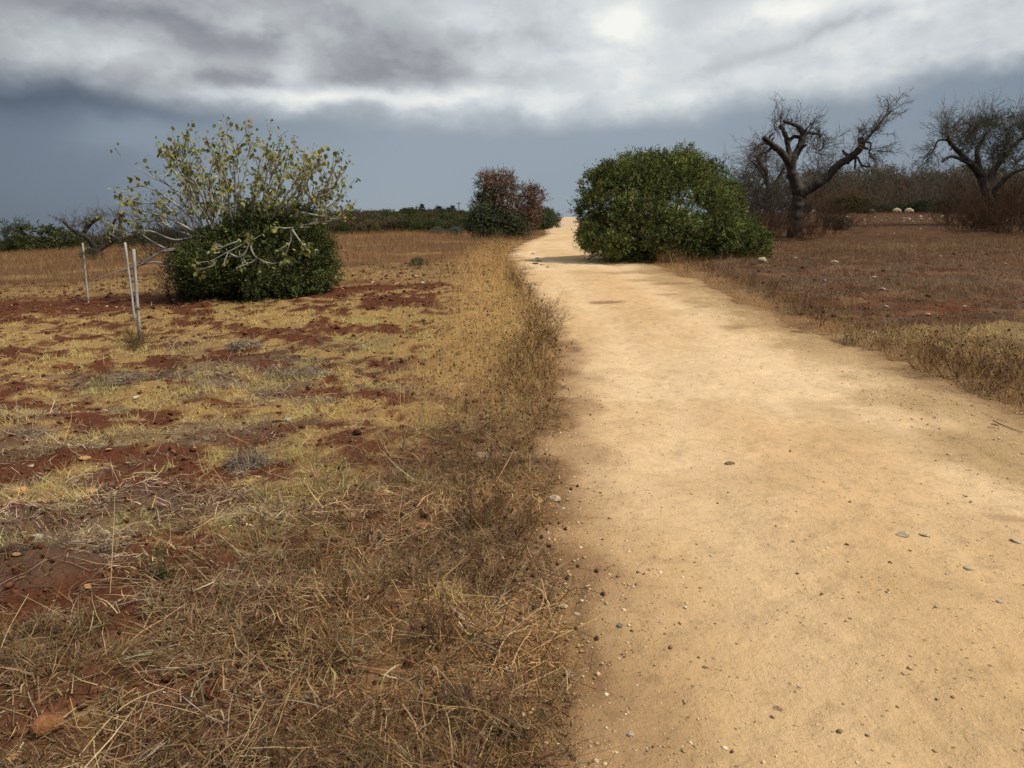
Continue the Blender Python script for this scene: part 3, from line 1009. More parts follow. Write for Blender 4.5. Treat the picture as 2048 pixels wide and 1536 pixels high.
    for j, q in enumerate(order):
        s = rng.uniform(.06, .125)
        e = Euler((rng.uniform(-2.2, .3), rng.uniform(-.6, .6), rng.uniform(0, 6.28)))
        kd = int(rng.choice(len(kinds), p=wts))
        if j < 300:
            l = bpy.data.objects.new('leaf', meshes[kd]); C.objects.link(l)
            l.parent = o; l.location = Vector(P[q] - root); l.rotation_euler = e; l.scale = (s, s, s * rng.uniform(.6, 1.5))
        else:
            Mx = np.array(e.to_matrix())
            acc.add((LV * s) @ Mx.T + (P[q] - root), [LF], np.array(kinds[kd]))
    if acc.n:
        tag(obj('leaf', acc.mesh('leaves'), M_figleaf, o), kind='stuff')


build_fig()

# ------------------------------------------------------------------ bare and half bare trees
def twig_spray(acc, P0, D0, L, tint, per=5, k=6, r=.007, wob=.16, pull=(0, 0, .04), gen=2, spread=.6, shrink=.55, shr_r=.62):
    """sprays of fine twigs from many starts; returns all twig points"""
    P0 = np.asarray(P0, float); D0 = np.asarray(D0, float)
    pts = []
    for gnr in range(gen):
        n = len(P0)
        Ln = np.broadcast_to(np.asarray(L, float), (n,)) * rng.uniform(.55, 1.25, n)
        P = curves(P0, D0, Ln, k, wob, pull)
        tube_acc(acc, P, (r * (shr_r ** gnr) * np.linspace(1, .5, k))[None] * rng.uniform(.8, 1.2, (n, 1)), 3, vary([tint], n, .2))
        pts.append(P)
        if gnr == gen - 1: break
        idx = np.repeat(np.arange(n), per)
        j = rng.integers(1, k, len(idx))
        T = unit(P[idx, j] - P[idx, j - 1])
        D0 = unit(T + rng.normal(0, spread, (len(idx), 3)))
        P0 = P[idx, j]
        L = np.repeat(Ln, per) * shrink
    return pts


TW = np.array([.105, .086, .070])


def bare_tree(name, label, limbs, d, twigs, group=None, depth=.5, tint=1., leaves=None, root_px=None):
    """limbs: (points in photo px, r0 px, r1 px, depth offsets start/end m); twigs: (px, py, dirx, dirz, spread, n, length m)"""
    px, py = root_px or limbs[0][0][0]
    r = at(px, py, d); r[2] = float(base_z(r[0], d))
    o = thing(name, label, 'tree', r, group=group)
    a = Acc(); m = d / F
    ends = []
    for i, (pts, w0, w1, o0, o1) in enumerate(limbs):
        k = len(pts)
        Q = [at(x, y, d + o0 + (o1 - o0) * j / (k - 1)) for j, (x, y) in enumerate(pts)]
        if i == 0: Q = [np.array([Q[0][0], Q[0][1], r[2] - .15])] + Q
        c, rr = limb(a, np.array(Q) - r, w0 * m * .43, w1 * m * .43, np.array([.08, .07, .06]), 14, 10, .15, i * 7 + 3)
        for _ in range(3 if rr[0] > .06 else 1):     # broken stubs and knots
            j = rng.integers(len(c) // 3, len(c) - 1)
            dd = unit(rng.normal(0, 1, 3) + np.array([0, -.2, .4])); ln = rr[j] + rng.uniform(.05, .28)
            limb(a, [c[j], c[j] + dd * ln * .6, c[j] + dd * ln + rng.normal(0, .04, 3)], rr[j] * .55, rr[j] * .28, np.array([.08, .07, .06]), 7, 4, .15, i * 5 + 1)
        ends.append((c, rr))
    me = a.mesh('trunk', True)
    obj('trunk', me, M_bark, o)
    b = Acc()
    for (x, y, dx, dzz, spread, n, L, off) in twigs:
        p = at(x, y, d + off) - r
        n = int(n * 1.35); L = L * .70; P0 = np.tile(p, (n, 1)) + rng.normal(0, .12, (n, 3))
        D0 = unit(np.array([dx, 0, dzz]) + rng.normal(0, spread, (n, 3)))
        twig_spray(b, P0, D0, L, TW * tint, per=6, k=6, r=.013, wob=.17, pull=(0, 0, -.02), gen=3, spread=.5, shrink=.55, shr_r=.55)
    # sparse shoots from all the limbs
    for c, rr in ends[1:]:
        n = max(3, len(c) // 3)
        i = rng.integers(len(c) // 3, len(c), n)
        D0 = unit(rng.normal(0, .6, (n, 3)) + np.array([0, 0, .6]))
        twig_spray(b, c[i], D0, .7, TW * tint, per=5, r=.007, gen=2, spread=.6)
    obj('twigs', b.mesh('twigs'), M_litter, o)
    if leaves:
        l = Acc()
        spec, n, cols = leaves
        shoots(l, [(c - r, q) for c, q in px_lobes(spec, d)], n, .085, 8, .30, cols, -.2, .8, .3)
        obj('crown', l.mesh('crown'), M_leaf, o)
    return o


bare_tree('olive_tree', 'dead olive with sawn bare limbs and a long bent bough behind the round bush',
          [([(1588, 470), (1592, 440), (1595, 412), (1597, 386), (1590, 362), (1584, 343), (1582, 320)], 38, 21, 0, 0),
           ([(1582, 330), (1563, 305), (1545, 290), (1527, 275)], 18, 11, 0, -.5),
           ([(1546, 291), (1532, 286), (1519, 290), (1508, 298)], 8, 5, -.3, -.7),
           ([(1543, 296), (1533, 305), (1531, 322)], 5, 4, -.3, -.4),
           ([(1580, 316), (1575, 287), (1569, 266), (1560, 251)], 13, 8, 0, .5),
           ([(1583, 322), (1597, 299), (1605, 278), (1608, 266)], 18, 14, 0, .1),
           ([(1608, 268), (1596, 253), (1581, 247), (1567, 242)], 13, 5, .1, -.4),
           ([(1608, 268), (1623, 266), (1638, 269), (1640, 274)], 7, 5, .1, .5),
           ([(1576, 288), (1582, 278), (1590, 273), (1602, 277)], 8, 7, 0, .3),
           ([(1594, 402), (1606, 385), (1626, 373), (1656, 353), (1674, 332), (1692, 320), (1714, 304), (1723, 290), (1721, 275)], 23, 12, 0, -.6),
           ([(1722, 288), (1732, 284), (1742, 286)], 6, 4, -.6, -.7),
           ([(1712, 312), (1709, 338)], 6, 3, -.5, -.6), ([(1715, 314), (1724, 330), (1741, 334)], 5, 4, -.5, -.9),
           ([(1730, 283), (1750, 260), (1771, 232), (1786, 221)], 5, 3, -.6, -.3),
           ([(1742, 286), (1741, 298), (1738, 306), (1744, 318)], 4, 2, -.7, -.8)],
          33, [(1560, 252, -.1, 1, .35, 7, 1.1, .4), (1552, 240, -.1, -.9, .3, 5, .7, .4), (1608, 262, .4, 1, .35, 8, 1.2, .1), (1640, 275, .5, -.5, .7, 9, 1.0, .4), (1625, 300, .6, .3, .6, 10, 1.3, .8),
               (1745, 270, .4, 1, .35, 9, 1.1, -.6), (1780, 224, .25, 1, .3, 8, .75, -.3), (1742, 300, .6, -.4, .6, 10, 1.0, -.8), (1722, 278, -.1, 1, .3, 6, .9, -.6), (1515, 295, -.4, -.3, .6, 9, .9, -.6), (1530, 320, -.1, -.8, .5, 8, .9, -.3),
               (1640, 345, .2, .4, .8, 10, 1.0, .6), (1585, 350, -.6, .2, .6, 7, .9, .3), (1600, 420, -.3, .5, .8, 8, 1.0, .5)])

bare_tree('olive_tree', 'twiggy bare olive tree behind the round bush, left of the sawn dead tree',
          [([(1545, 450), (1542, 410), (1536, 375), (1530, 335)], 15, 9, 0, 0), ([(1536, 375), (1520, 340), (1500, 320)], 7, 3, 0, .4), ([(1532, 345), (1515, 318), (1528, 305)], 9, 5, 0, -.4), ([(1538, 380), (1560, 350), (1572, 322)], 7, 3, 0, .5)],
          44, [(1520, 330, -.3, .6, .8, 26, 1.6, 0), (1500, 345, -.5, .1, .7, 20, 1.5, 0), (1490, 380, -.4, .4, .8, 18, 1.5, .5), (1560, 340, .3, .5, .7, 16, 1.4, .3), (1530, 395, -.1, .2, .9, 22, 1.6, 0), (1640, 340, .1, .6, .7, 18, 1.6, 2.), (1665, 360, .2, .5, .8, 14, 1.3, 2.)], tint=1.3)

bare_tree('olive_tree', 'half bare olive tree with a dark green crown at the right edge of the view',
          [([(1985, 440), (1978, 400), (1968, 372), (1960, 345)], 26, 20, 0, 0), ([(1962, 352), (1943, 329), (1925, 311), (1904, 290), (1895, 277)], 17, 7, 0, -.8), ([(1900, 281), (1877, 281), (1868, 299), (1860, 310)], 5, 2, -.8, -1.),
           ([(1940, 328), (1910, 314), (1893, 316), (1884, 325)], 8, 3, -.3, -.9), ([(1960, 350), (1956, 320), (1955, 300), (1973, 266)], 16, 6, 0, .5), ([(1972, 372), (1995, 330), (2020, 300), (2060, 262)], 16, 6, 0, .6), ([(1978, 395), (2020, 350), (2070, 330)], 12, 6, 0, -.6)],
          41, [(1895, 278, -.2, .9, .4, 16, 1.7, -.8), (1915, 295, -.1, 1, .45, 16, 1.9, -.4), (1940, 290, 0, 1, .4, 16, 2.0, 0), (1975, 265, .1, 1, .45, 18, 1.6, .4), (2015, 290, .2, 1, .45, 18, 2.2, .4), (2050, 270, .2, 1, .4, 16, 2.1, .5), (1866, 300, -.6, -.5, .6, 16, 1.2, -1.), (2030, 330, .3, .4, .7, 16, 1.6, 0),
               (1990, 320, 0, .8, .7, 18, 1.5, .5)],
          leaves=([(1972, 290, 40, 48, 0, .9), (1945, 268, 34, 28, .3, .6), (2000, 262, 44, 34, .2, .8), (2040, 290, 36, 40, .4, .9)], 2300, [(.075, .080, .050), (.095, .095, .064), (.060, .066, .042)]))

bare_tree('olive_tree', 'small dead olive tree with arching limbs behind the leftmost stake',
          [([(198, 522), (193, 502), (190, 492)], 24, 17, 0, 0), ([(190, 496), (173, 475), (146, 460), (126, 442)], 12, 7, 0, -.6), ([(196, 502), (212, 490), (226, 481), (239, 462), (241, 428)], 13, 7, 0, .3), ([(165, 470), (175, 455), (186, 443), (199, 435)], 11, 7, 0, -.3),
           ([(226, 480), (224, 455), (232, 437)], 7, 4, 0, -.5), ([(240, 440), (246, 424)], 9, 8, .3, .2)],
          52, [(150, 455, -.1, 1, .6, 10, 1.0, 0), (170, 455, 0, 1, .6, 14, 1.0, 0), (198, 440, 0, .6, .6, 12, .9, 0), (210, 470, 0, .8, .7, 14, 1.2, .2), (236, 440, 0, 1, .4, 8, .9, .2), (128, 444, -.6, .3, .5, 6, .7, -.5), (185, 480, 0, .6, .8, 10, 1.0, 0)], tint=1.1)


# twiggy brush: grey or brown, leafless
def brush_mesh(n, h, tint, w=1.0, gen=3, r=.008):
    a = Acc()
    P0 = np.stack([rng.normal(0, .28 * w, n), rng.normal(0, .28 * w, n), np.zeros(n)], 1)
    D0 = unit(np.stack([P0[:, 0] * 1.6, P0[:, 1] * 1.6, np.full(n, .8)], 1) + rng.normal(0, .22, (n, 3)))
    twig_spray(a, P0, D0, h * .75, tint, per=6, k=6, r=r, wob=.12, pull=(0, 0, .02), gen=gen, spread=.55, shrink=.55)
    return a.mesh('brush')


BR = [brush_mesh(26, 1.5, (.115, .066, .038)), brush_mesh(24, 1.4, (.085, .055, .038)), brush_mesh(26, 1.7, (.085, .076, .064))]
for m_ in BR: m_.materials.append(M_dry)
brush_spots = [  # px, distance, mesh, scale, label
    (1500, 31, 1, 1.2, 'dark brown leafless brush in front of the sawn dead olive'),
    (1545, 31.5, 0, 1.1, 'dark brown leafless brush in front of the sawn dead olive'), (1625, 32, 0, .95, 'rust brown brush right beside the dead olive trunk'),
    (1650, 35, 1, 1.1, 'rust brown brush right beside the dead olive trunk'), (1560, 37, 2, 1.5, 'grey twiggy brush behind the dead olive'), (1480, 40, 2, 1.8, 'grey twiggy brush behind the dead olive'), (1530, 42, 1, 1.7, 'grey twiggy brush behind the dead olive'), (1670, 42, 0, 1.3, 'rust brown brush right beside the dead olive trunk'),
    (1925, 36, 0, 1.1, 'brown leafless brush just left of the half bare olive trunk'), (1960, 37, 1, 1.3, 'dark brush directly in front of the half bare olive trunk'), (2000, 35, 0, 1.5, 'brown leafless brush under the half bare olive tree'),
    (2035, 36, 1, 1.7, 'tall dark brush at the right edge of the view'), (2060, 33, 0, 1.4, 'nearest rust brown brush cut by the right edge of the view'), (1985, 40, 1, 1.9, 'brown leafless brush under the half bare olive tree'), (2030, 43, 0, 2.2, 'brown leafless brush under the half bare olive tree'), (1900, 44, 0, 1.2, 'brown leafless brush just left of the half bare olive trunk'),
    (310, 42, 2, 1.8, 'grey leafless shrub behind the left side of the fig'), (335, 43, 2, 1.6, 'grey leafless shrub behind the left side of the fig'), (375, 17.2, 0, .62, 'low rusty brush at the left foot of the bush under the fig'), (345, 17.0, 1, .55, 'low rusty brush at the left foot of the bush under the fig')]
for px, d, k, s, lab in brush_spots:
    x = at(px, 450, d)[0]
    q = obj('dry_brush', BR[k], None, None, (x, d, float(base_z(x, d)) - .05))
    q.scale = (s, s, s); q.rotation_euler = (0, 0, rng.uniform(0, 6.28))
    tag(q, lab, 'brush', 'leafless brush round the bare trees' if d > 20 else 'rusty brush at the foot of the fig bush')

# ------------------------------------------------------------------ half dead tree in the middle distance
bush('half_dead_shrub', 'tall shrub with rusty dead crown at the left bend of the path', 'bush',
     [(998, 390, 32, 32, 0, 1.1), (1012, 372, 19, 22, 0, .8), (982, 372, 16, 18, .3, .7), (1054, 410, 20, 32, 0, .9), (1038, 432, 24, 30, -.2, .9), (1060, 450, 12, 22, -.3, .5), (1010, 418, 26, 26, .2, .9), (1060, 390, 14, 14, 0, .5)],
     55, 3300, .11, [(.205, .120, .078), (.175, .100, .065), (.14, .094, .068), (.17, .135, .098)], per=8, length=.34, depth=.75, wid=.5, clump=.55)
bush('green_shrub', 'green shrub leaning against the left side of the rusty half dead shrub', 'bush',
     [(978, 443, 36, 30, -.8, 1.1), (1015, 453, 36, 25, -1.2, .9), (966, 420, 20, 24, .2, .7), (960, 453, 20, 22, -.5, .7), (974, 398, 13, 18, .4, .5)],
     55, 2600, .10, [(.075, .095, .048), (.095, .112, .060), (.060, .075, .040)], per=8, length=.32, depth=.6, wid=.5, clump=.5)

# ------------------------------------------------------------------ shrubs of the scrubland and the far grove (shared meshes, own colours)
def shrub_mesh(n, leaf, lob, cols, per=8, length=.25, depth=.5, wid=.5):
    a = Acc()
    shoots(a, lob, n, leaf, per, length, cols, .3, depth, wid)
    # a few stems
    stems(a, (0, 0, -.05), np.array([c + unit(rng.normal(0, 1, 3)) * r * .5 for c, r in [(np.array(c), np.array(r)) for c, r in lob] for _ in range(4)]), .05, np.array([.5, .42, .35]))
    m_ = a.mesh('shrub'); m_.materials.append(M_leaf)
    return m_


W3 = [(1., 1., 1.), (.75, .78, .7), (1.3, 1.25, 1.1)]
SHR = []
for s in range(5):
    lob = []
    for i in range(6):
        rr = rng.uniform(.5, .8)
        lob.append(((rng.uniform(-.8, .8), rng.uniform(-.7, .7), rng.uniform(.35, .85)), (rr, rr, rr * rng.uniform(.6, .8))))
    SHR.append(shrub_mesh(620, .12, lob, W3))
TREES = []
for s in range(4):
    lob = []
    for i in range(8):
        rr = rng.uniform(.45, .75)
        lob.append(((rng.uniform(-.9, .9), rng.uniform(-.8, .8), rng.uniform(.9, 2.1)), (rr, rr, rr * rng.uniform(.7, 1.0))))
    TREES.append(shrub_mesh(800, .12, lob, W3, depth=.8, length=.3, wid=.35))


def place(mesh, name, px, d, s, colr, label, cat, group, sz=1., yaw=None, sink=.08):
    x = at(px, 450, d)[0]
    q = obj(name, mesh, None, None, (x, d, float(base_z(x, d)) - sink * s))
    q.scale = (s, s, s * sz); q.rotation_euler = (0, 0, rng.uniform(0, 6.28) if yaw is None else yaw)
    q.color = (*colr, 1)
    return tag(q, label, cat, group)


GREENS = [(.080, .092, .034), (.105, .108, .040), (.062, .074, .028), (.13, .112, .052), (.115, .086, .050), (.135, .095, .054)]
def jit(c, a=.15):
    k = math.exp(rng.normal(0, a))
    return tuple(float(v * k * math.exp(rng.normal(0, a * .25))) for v in c)

def scrub_label(row, px, c):
    tone = {0: 'green', 1: 'olive green', 2: 'dark green', 3: 'yellowish green', 4: 'brownish', 5: 'brown'}[GREENS.index(c)]
    depth = ('in the front row of hill scrub', 'in the second row of hill scrub', 'half way up the hill', 'half way up the hill', 'high on the hill', 'just under the skyline', 'on the skyline')[row]
    where = 'beside the fig' if px < 740 else 'below the cypresses' if px < 925 else 'by the rusty half dead shrub'
    return f'{tone} bush {depth} {where}'


# scrub on the low hill, left of the path: row after row
for row, (d, n, s0, s1, p0, p1) in enumerate([(80, 26, .65, 1.15, 560, 940), (93, 24, .8, 1.35, 600, 960), (112, 24, .95, 1.5, 620, 975), (140, 24, 1.1, 1.8, 620, 1060), (180, 24, 1.3, 2.0, 640, 1090), (235, 26, 1.2, 1.9, 640, 1090), (285, 28, .9, 1.5, 620, 1095)]):
    for i in range(n):
        px = p0 + (p1 - p0) * (i + rng.uniform(.1, .9)) / n
        c = GREENS[rng.integers(0, 6)]
        place(SHR[rng.integers(0, 5)], 'scrub_bush', px, d * rng.uniform(.96, 1.04), rng.uniform(s0, s1), jit(c),
              scrub_label(row, px, c), 'bush', 'scrub bushes on the low hill', rng.uniform(.75, 1.05))
for px, d, s in ((1098, 118, 1.9), (1108, 150, 2.2), (1090, 105, 1.6), (1106, 300, 3.0), (1096, 210, 3.2), (1085, 135, 2.6)):
    place(SHR[rng.integers(0, 5)], 'scrub_bush', px - 12, d, s * .8, jit(GREENS[0]), 'dark green bush left of the far end of the path', 'bush', 'dark bushes left of the far path')
for px, d, s in ((1190, 150, 2.0), (1178, 300, 2.6)):
    place(SHR[rng.integers(0, 5)], 'scrub_bush', px + 14, d, s * .8, jit(GREENS[2]), 'dark green bush right of the far end of the path', 'bush', 'dark bushes right of the far path')
# left edge: dark bushes behind the rusty field
for i, (px, d, s, c) in enumerate([(-30, 88, 2.2, 2), (10, 92, 2.1, 2), (48, 90, 1.9, 2), (82, 86, 1.9, 0), (120, 84, 2.5, 0), (150, 88, 2.1, 2), (165, 95, 2.0, 4), (250, 84, 2.2, 2), (285, 80, 2.2, 0), (320, 78, 2.4, 2), (355, 82, 2.4, 3), (215, 92, 1.9, 4), (60, 120, 2.6, 5), (100, 130, 2.6, 4), (400, 80, 2.3, 2), (450, 80, 2.1, 0), (500, 80, 2.0, 3), (540, 80, 2.0, 4)]):
    if px == 120: place(SHR[1], 'scrub_bush', px, d, s, jit(GREENS[c], .05), 'rounded dark green bush left of the small dead olive', 'bush', None, .8)
    else: place(SHR[rng.integers(0, 5)], 'scrub_bush', px, d, s, jit(GREENS[c]), 'dark bush in the row behind the left field', 'bush', 'bushes behind the left field', .48)
place(TREES[0], 'small_tree', 18, 84, 1.25, jit(GREENS[2], .05), 'small slender tree above the bushes at the left edge', 'tree', None, 1.15)
place(SHR[2], 'small_shrub', 835, 24.5, .20, (.085, .105, .055), 'small grey green shrublet at the edge of the rusty grass', 'bush', None)
place(SHR[2], 'small_shrub', 178, 44, .42, (.075, .082, .045), 'low green shrub at the foot of the small dead olive', 'bush', None)
place(SHR[0], 'small_shrub', 872, 70, .5, (.16, .165, .12), 'pale grey green shrub at the front of the hill scrub', 'bush', None)
place(SHR[3], 'small_shrub', 912, 68, .5, (.13, .15, .11), 'pale shrub at the front of the hill scrub, left of the green shrub', 'bush', None)

def grove_label(row, px):
    depth = ('front row', 'middle row', 'back row')[row]
    where = 'left of the sawn dead olive' if px < 1580 else 'under the long bent bough' if px < 1720 else 'between the two bare olives' if px < 1860 else 'left of the half bare olive' if px < 1960 else 'right of the half bare olive'
    return f'grey olive, {depth} of the far grove, {where}'


# grove behind the right field
for row, (d, n, s0, s1, p0, p1) in enumerate([(104, 15, 1.9, 2.5, 1640, 2130), (122, 14, 2.1, 2.9, 1600, 2160), (146, 12, 2.6, 3.3, 1450, 2150)]):
    for i in range(n):
        px = p0 + (p1 - p0) * (i + rng.uniform(.15, .85)) / n
        c = [(.185, .160, .122), (.150, .140, .098), (.205, .170, .135), (.130, .125, .088)][rng.integers(0, 4)]
        place(TREES[rng.integers(0, 4)], 'olive_tree', px, d * rng.uniform(.97, 1.03), rng.uniform(s0, s1), jit(c, .1), grove_label(row, px), 'tree', 'olive trees in the far grove', rng.uniform(.85, 1.05))
for i in range(20):
    px = 1650 + 23 * i + rng.uniform(-9, 9)
    q = place(BR[2] if i % 3 else BR[0], 'bare_tree', px, rng.uniform(90, 104), rng.uniform(2.2, 3.1), (2.1, 2.0, 1.9), 'leafless grey brown tree fronting the far grove ' + ('behind the sawn dead olive' if px < 1720 else 'between the bare olives' if px < 1880 else 'behind the half bare olive'), 'tree', 'leafless trees before the far grove', 1.)
for i, (px, d, s, c, lab) in enumerate([(1692, 76, 1.45, (.075, .070, .024), 'olive green bush at the back of the right field'), (1668, 72, .8, (.085, .055, .034), None), (1728, 72, .5, (.06, .07, .03), None), (1770, 80, .8, (.075, .075, .05), None), (1800, 82, 1.0, (.085, .08, .04), None),
                                        (1836, 80, 1.1, (.045, .055, .024), None), (1870, 82, 1.3, (.040, .055, .022), None), (1905, 80, 1.2, (.05, .06, .03), None), (1750, 84, .7, (.10, .09, .05), None), (1940, 75, 1.2, (.07, .05, .034), None)]):
    place(SHR[rng.integers(0, 5)], 'scrub_bush', px, d, s, c, lab or 'low bush along the back edge of the right field', 'bush', None if lab else 'low bushes behind the right field', .8)
place(SHR[4], 'small_shrub', 1675, 38, .42, (.085, .088, .050), 'small grey green shrublet right of the dead olive', 'bush', None)

# cypresses and poles on the skyline
def cypress_mesh():
    a = Acc()
    lob = [((0, 0, .55), (.17, .17, .5)), ((0.02, 0, 1.2), (.19, .19, .6)), ((0, .02, 1.9), (.13, .13, .55)), ((0, 0, 2.4), (.06, .06, .35))]
    shoots(a, lob, 420, .10, 6, .16, W3, 1.4, .5, .5)
    m_ = a.mesh('cypress'); m_.materials.append(M_leaf)
    return m_


CY = cypress_mesh()
for px, py_top, wpx, lab in ((803, 418, 8, None), (809, 416, 9, None), (816, 417, 8, None), (844, 408, 9, 'lone slim cypress on the skyline between the two clumps'), (877, 412, 13, None), (896, 415, 9, None), (905, 411, 10, None)):
    d = 290
    x = at(px, 430, d)[0]; z0 = float(base_z(x, d)) - .5
    top = at(px, py_top, d)[2]
    q = obj('cypress_tree', CY, None, None, (x, d, z0))
    h = (top - z0) / 2.75
    q.scale = (wpx * d / F / .34, wpx * d / F / .34, h); q.color = (.020, .026, .018, 1)
    left = px < 830
    tag(q, lab or ('dark cypress in the left clump on the skyline' if left else 'dark cypress in the right clump on the skyline'), 'tree', None if lab else ('left cypress clump' if left else 'right cypress clump'))
for px, d in ((858, 290), (868, 285), (885, 288), (760, 288), (745, 285)):
    place(SHR[3], 'scrub_bush', px, d, 1.9, (.030, .036, .022), 'dark round tree crown on the skyline beside the cypresses', 'tree', 'round crowns on the skyline', 1.1)


def pole(px, py_top, d, label):
    x = at(px, 430, d)[0]; z0 = float(base_z(x, d)) - .5; top = at(px, py_top, d)[2]
    o = thing('utility_pole', label, 'pole', (x, d, z0), group='poles on the skyline')
    a = Acc(); h = top - z0
    tube_acc(a, np.array([[[0, 0, 0], [0, 0, h * .5], [0, 0, h]]]), np.array([[.19, .16, .12]]), 8, np.array([.2, .2, .2]))
    obj('shaft', a.mesh('shaft'), M_bark, o)
    b = Acc()
    tube_acc(b, np.array([[[-.9, 0, h - .5], [0, 0, h - .5], [.9, 0, h - .5]]]), np.array([[.09, .09, .09]]), 4, np.array([.2, .2, .2]))
    obj('crossarm', b.mesh('crossarm'), M_bark, o)


pole(918, 404, 296, 'tallest utility pole on the skyline, right of the cypresses')
pole(834, 412, 300, 'utility pole on the skyline just left of the lone slim cypress')
pole(773, 418, 305, 'utility pole on the skyline left of the cypress clumps')
pole(730, 420, 310, 'utility pole on the skyline midway between the fig and the cypresses')
pole(692, 416, 315, 'utility pole on the skyline just right of the fig crown')

# ------------------------------------------------------------------ stakes
def stake(top, foot, d, wpx, label, lean=0):
    """a slim square wooden stake, slightly out of plumb"""
    t = at(top[0], top[1], d); b = at(foot[0], foot[1], d)
    b[2] = float(ground_z(b[0], d)) - .12
    o = thing('wooden_stake', label, 'stake', b, group=None)
    v = t - b; L = np.linalg.norm(v); w_ = wpx * d / F * .36
    n = 7
    pts = np.array([v * i / (n - 1) for i in range(n)]); pts[1:-1, :2] += rng.normal(0, .003, (n - 2, 2))
    V, q, per = tubes(pts[None], np.full((1, n), w_ * 1.25) * (1 + .12 * rng.normal(0, 1, (1, n)) * .4), 4)
    last = (n - 1) * 4 + np.arange(4)
    me = mesh_np('shaft', V, [q, last[None]], np.tile(np.array([.4, .4, .37]), (len(V), 1)))
    obj('shaft', me, M_post, o)
    return o, v


stake((165, 486), (176, 597), 17.2, 4.2, 'leftmost thin grey stake leaning in the left field')
stake((250, 485), (269, 632), 14.6, 5.4, 'middle grey stake in front of the fig')
o3, v3 = stake((267, 498), (281, 690), 11.6, 7.6, 'nearest grey stake, standing in a clump of dry weeds')
a = Acc()
tube_acc(a, np.array([[v3 * .42 + np.array([-.022, 0, 0]), v3 * .425, v3 * .43 + np.array([.022, 0, .0])]]), np.array([[.03, .036, .03]]), 6, np.array([.2, .17, .12]))
obj('tie', a.mesh('tie'), M_litter, o3)

# ------------------------------------------------------------------ stones
ROCKS = []
for s in range(6):
    V, Fc = icos()
    v = V * (1 + .55 * (fbm(V[:, 0] * 1.6 + s * 9, V[:, 1] * 1.6 + V[:, 2] * 1.1, 3 + s, 3, .6) - .5))[:, None]
    nrm = unit(rng.normal(0, 1, (7, 3)))
    for q in nrm:   # chop flat faces
        dd = v @ q; cut = rng.uniform(.55, .8)
        v = v - np.clip(dd - cut, 0, None)[:, None] * q
    m_ = mesh_np('stone', v, [Fc], np.ones((len(v), 3)))
    m_.materials.append(M_rock); ROCKS.append(m_)


def stone(px, py, w_px, colr, label, group, flat=.55, up=.25, ratio=1.):
    p = hit(px, py + w_px * flat * .25)
    s = w_px * p[1] / F * .5 * 1.2
    z = float(top_z(p[0], p[1]))
    q = obj('stone', ROCKS[rng.integers(0, 6)], None, None, (p[0], p[1], z + s * flat * up))
    q.scale = (s, s * ratio, s * flat); q.rotation_euler = (rng.normal(0, .12), rng.normal(0, .12), rng.uniform(0, 6.28))
    q.color = (*jit(colr, .08), 1)
    tag(q, label, 'stone', group)
    return q


PALE = (.80, .66, .47); ORANGE = (.78, .47, .22); GREYS = (.34, .31, .27); WHITE = (.82, .74, .63)
stone(91, 1440, 66, (.42, .20, .09), 'largest reddish boulder half sunk in dry straw at the lower left', None, .85, .35)
stone(31, 1497, 30, ORANGE, 'orange stone at the lower left corner below the reddish boulder', None)
stone(964, 914, 34, (.55, .42, .28), 'pale topped slab sticking up among the verge weeds left of the path', None, .6, .6)
stone(1110, 998, 28, PALE, 'pale stone at the left path edge beside dark seed heads', None)
stone(1122, 1211, 24, PALE, 'smooth pale stone at the left path edge, nearer the camera', None)
stone(1803, 1076, 23, PALE, 'left one of two pale stones side by side on the path', None)
stone(1850, 1073, 21, PALE, 'right one of two pale stones side by side on the path', None, .4)
stone(1262, 1473, 16, WHITE, 'round whitish pebble at the bottom of the path near the left edge', None, .8)
stone(1555, 1411, 24, (.55, .41, .24), 'flat sandy stone pressed into the foreground of the path', None, .25)
stone(1240, 1264, 13, GREYS, 'small grey stone by the left path edge next to a pale one', None)
stone(1525, 523, 19, PALE, 'largest pale rock at the edge of the right field beside the bush', None, .7, .4)
stone(1592, 516, 9, PALE, 'middle pale rock in the row at the front of the right field', None, .7, .4)
stone(1668, 524, 14, PALE, 'right hand pale rock in the row at the front of the right field', None, .7, .4)
stone(1750, 662, 28, (.55, .46, .34), 'pale flat rock by the yellow patch on the right verge', None, .4)
stone(113, 636, 11, WHITE, 'white stone on yellow grass left of the stakes', None)
for px, py, w_ in ((1155, 1228, 14), (1195, 1096, 10), (1600, 1375, 11), (1410, 1334, 14), (2035, 1080, 26), (1935, 1136, 22), (1895, 1150, 12), (1685, 966, 10), (1460, 925, 20), (1980, 1340, 12), (1400, 1180, 8), (1700, 1245, 9), (1130, 1170, 9), (1175, 1180, 10), (1250, 1100, 8), (1900, 905, 12),
                  (1990, 850, 14), (1930, 990, 10), (1770, 935, 9), (1320, 1240, 8), (1480, 1450, 10), (1640, 1500, 9), (2000, 1210, 14), (1950, 1480, 10), (1190, 1010, 8), (1600, 885, 9), (1760, 1160, 9), (1055, 1465, 18)):
    stone(px, py, w_, PALE if rng.uniform() < .75 else (.40, .29, .18), 'small sandy stone lying on the dirt path', 'small stones on the path', rng.uniform(.3, .6), .0)
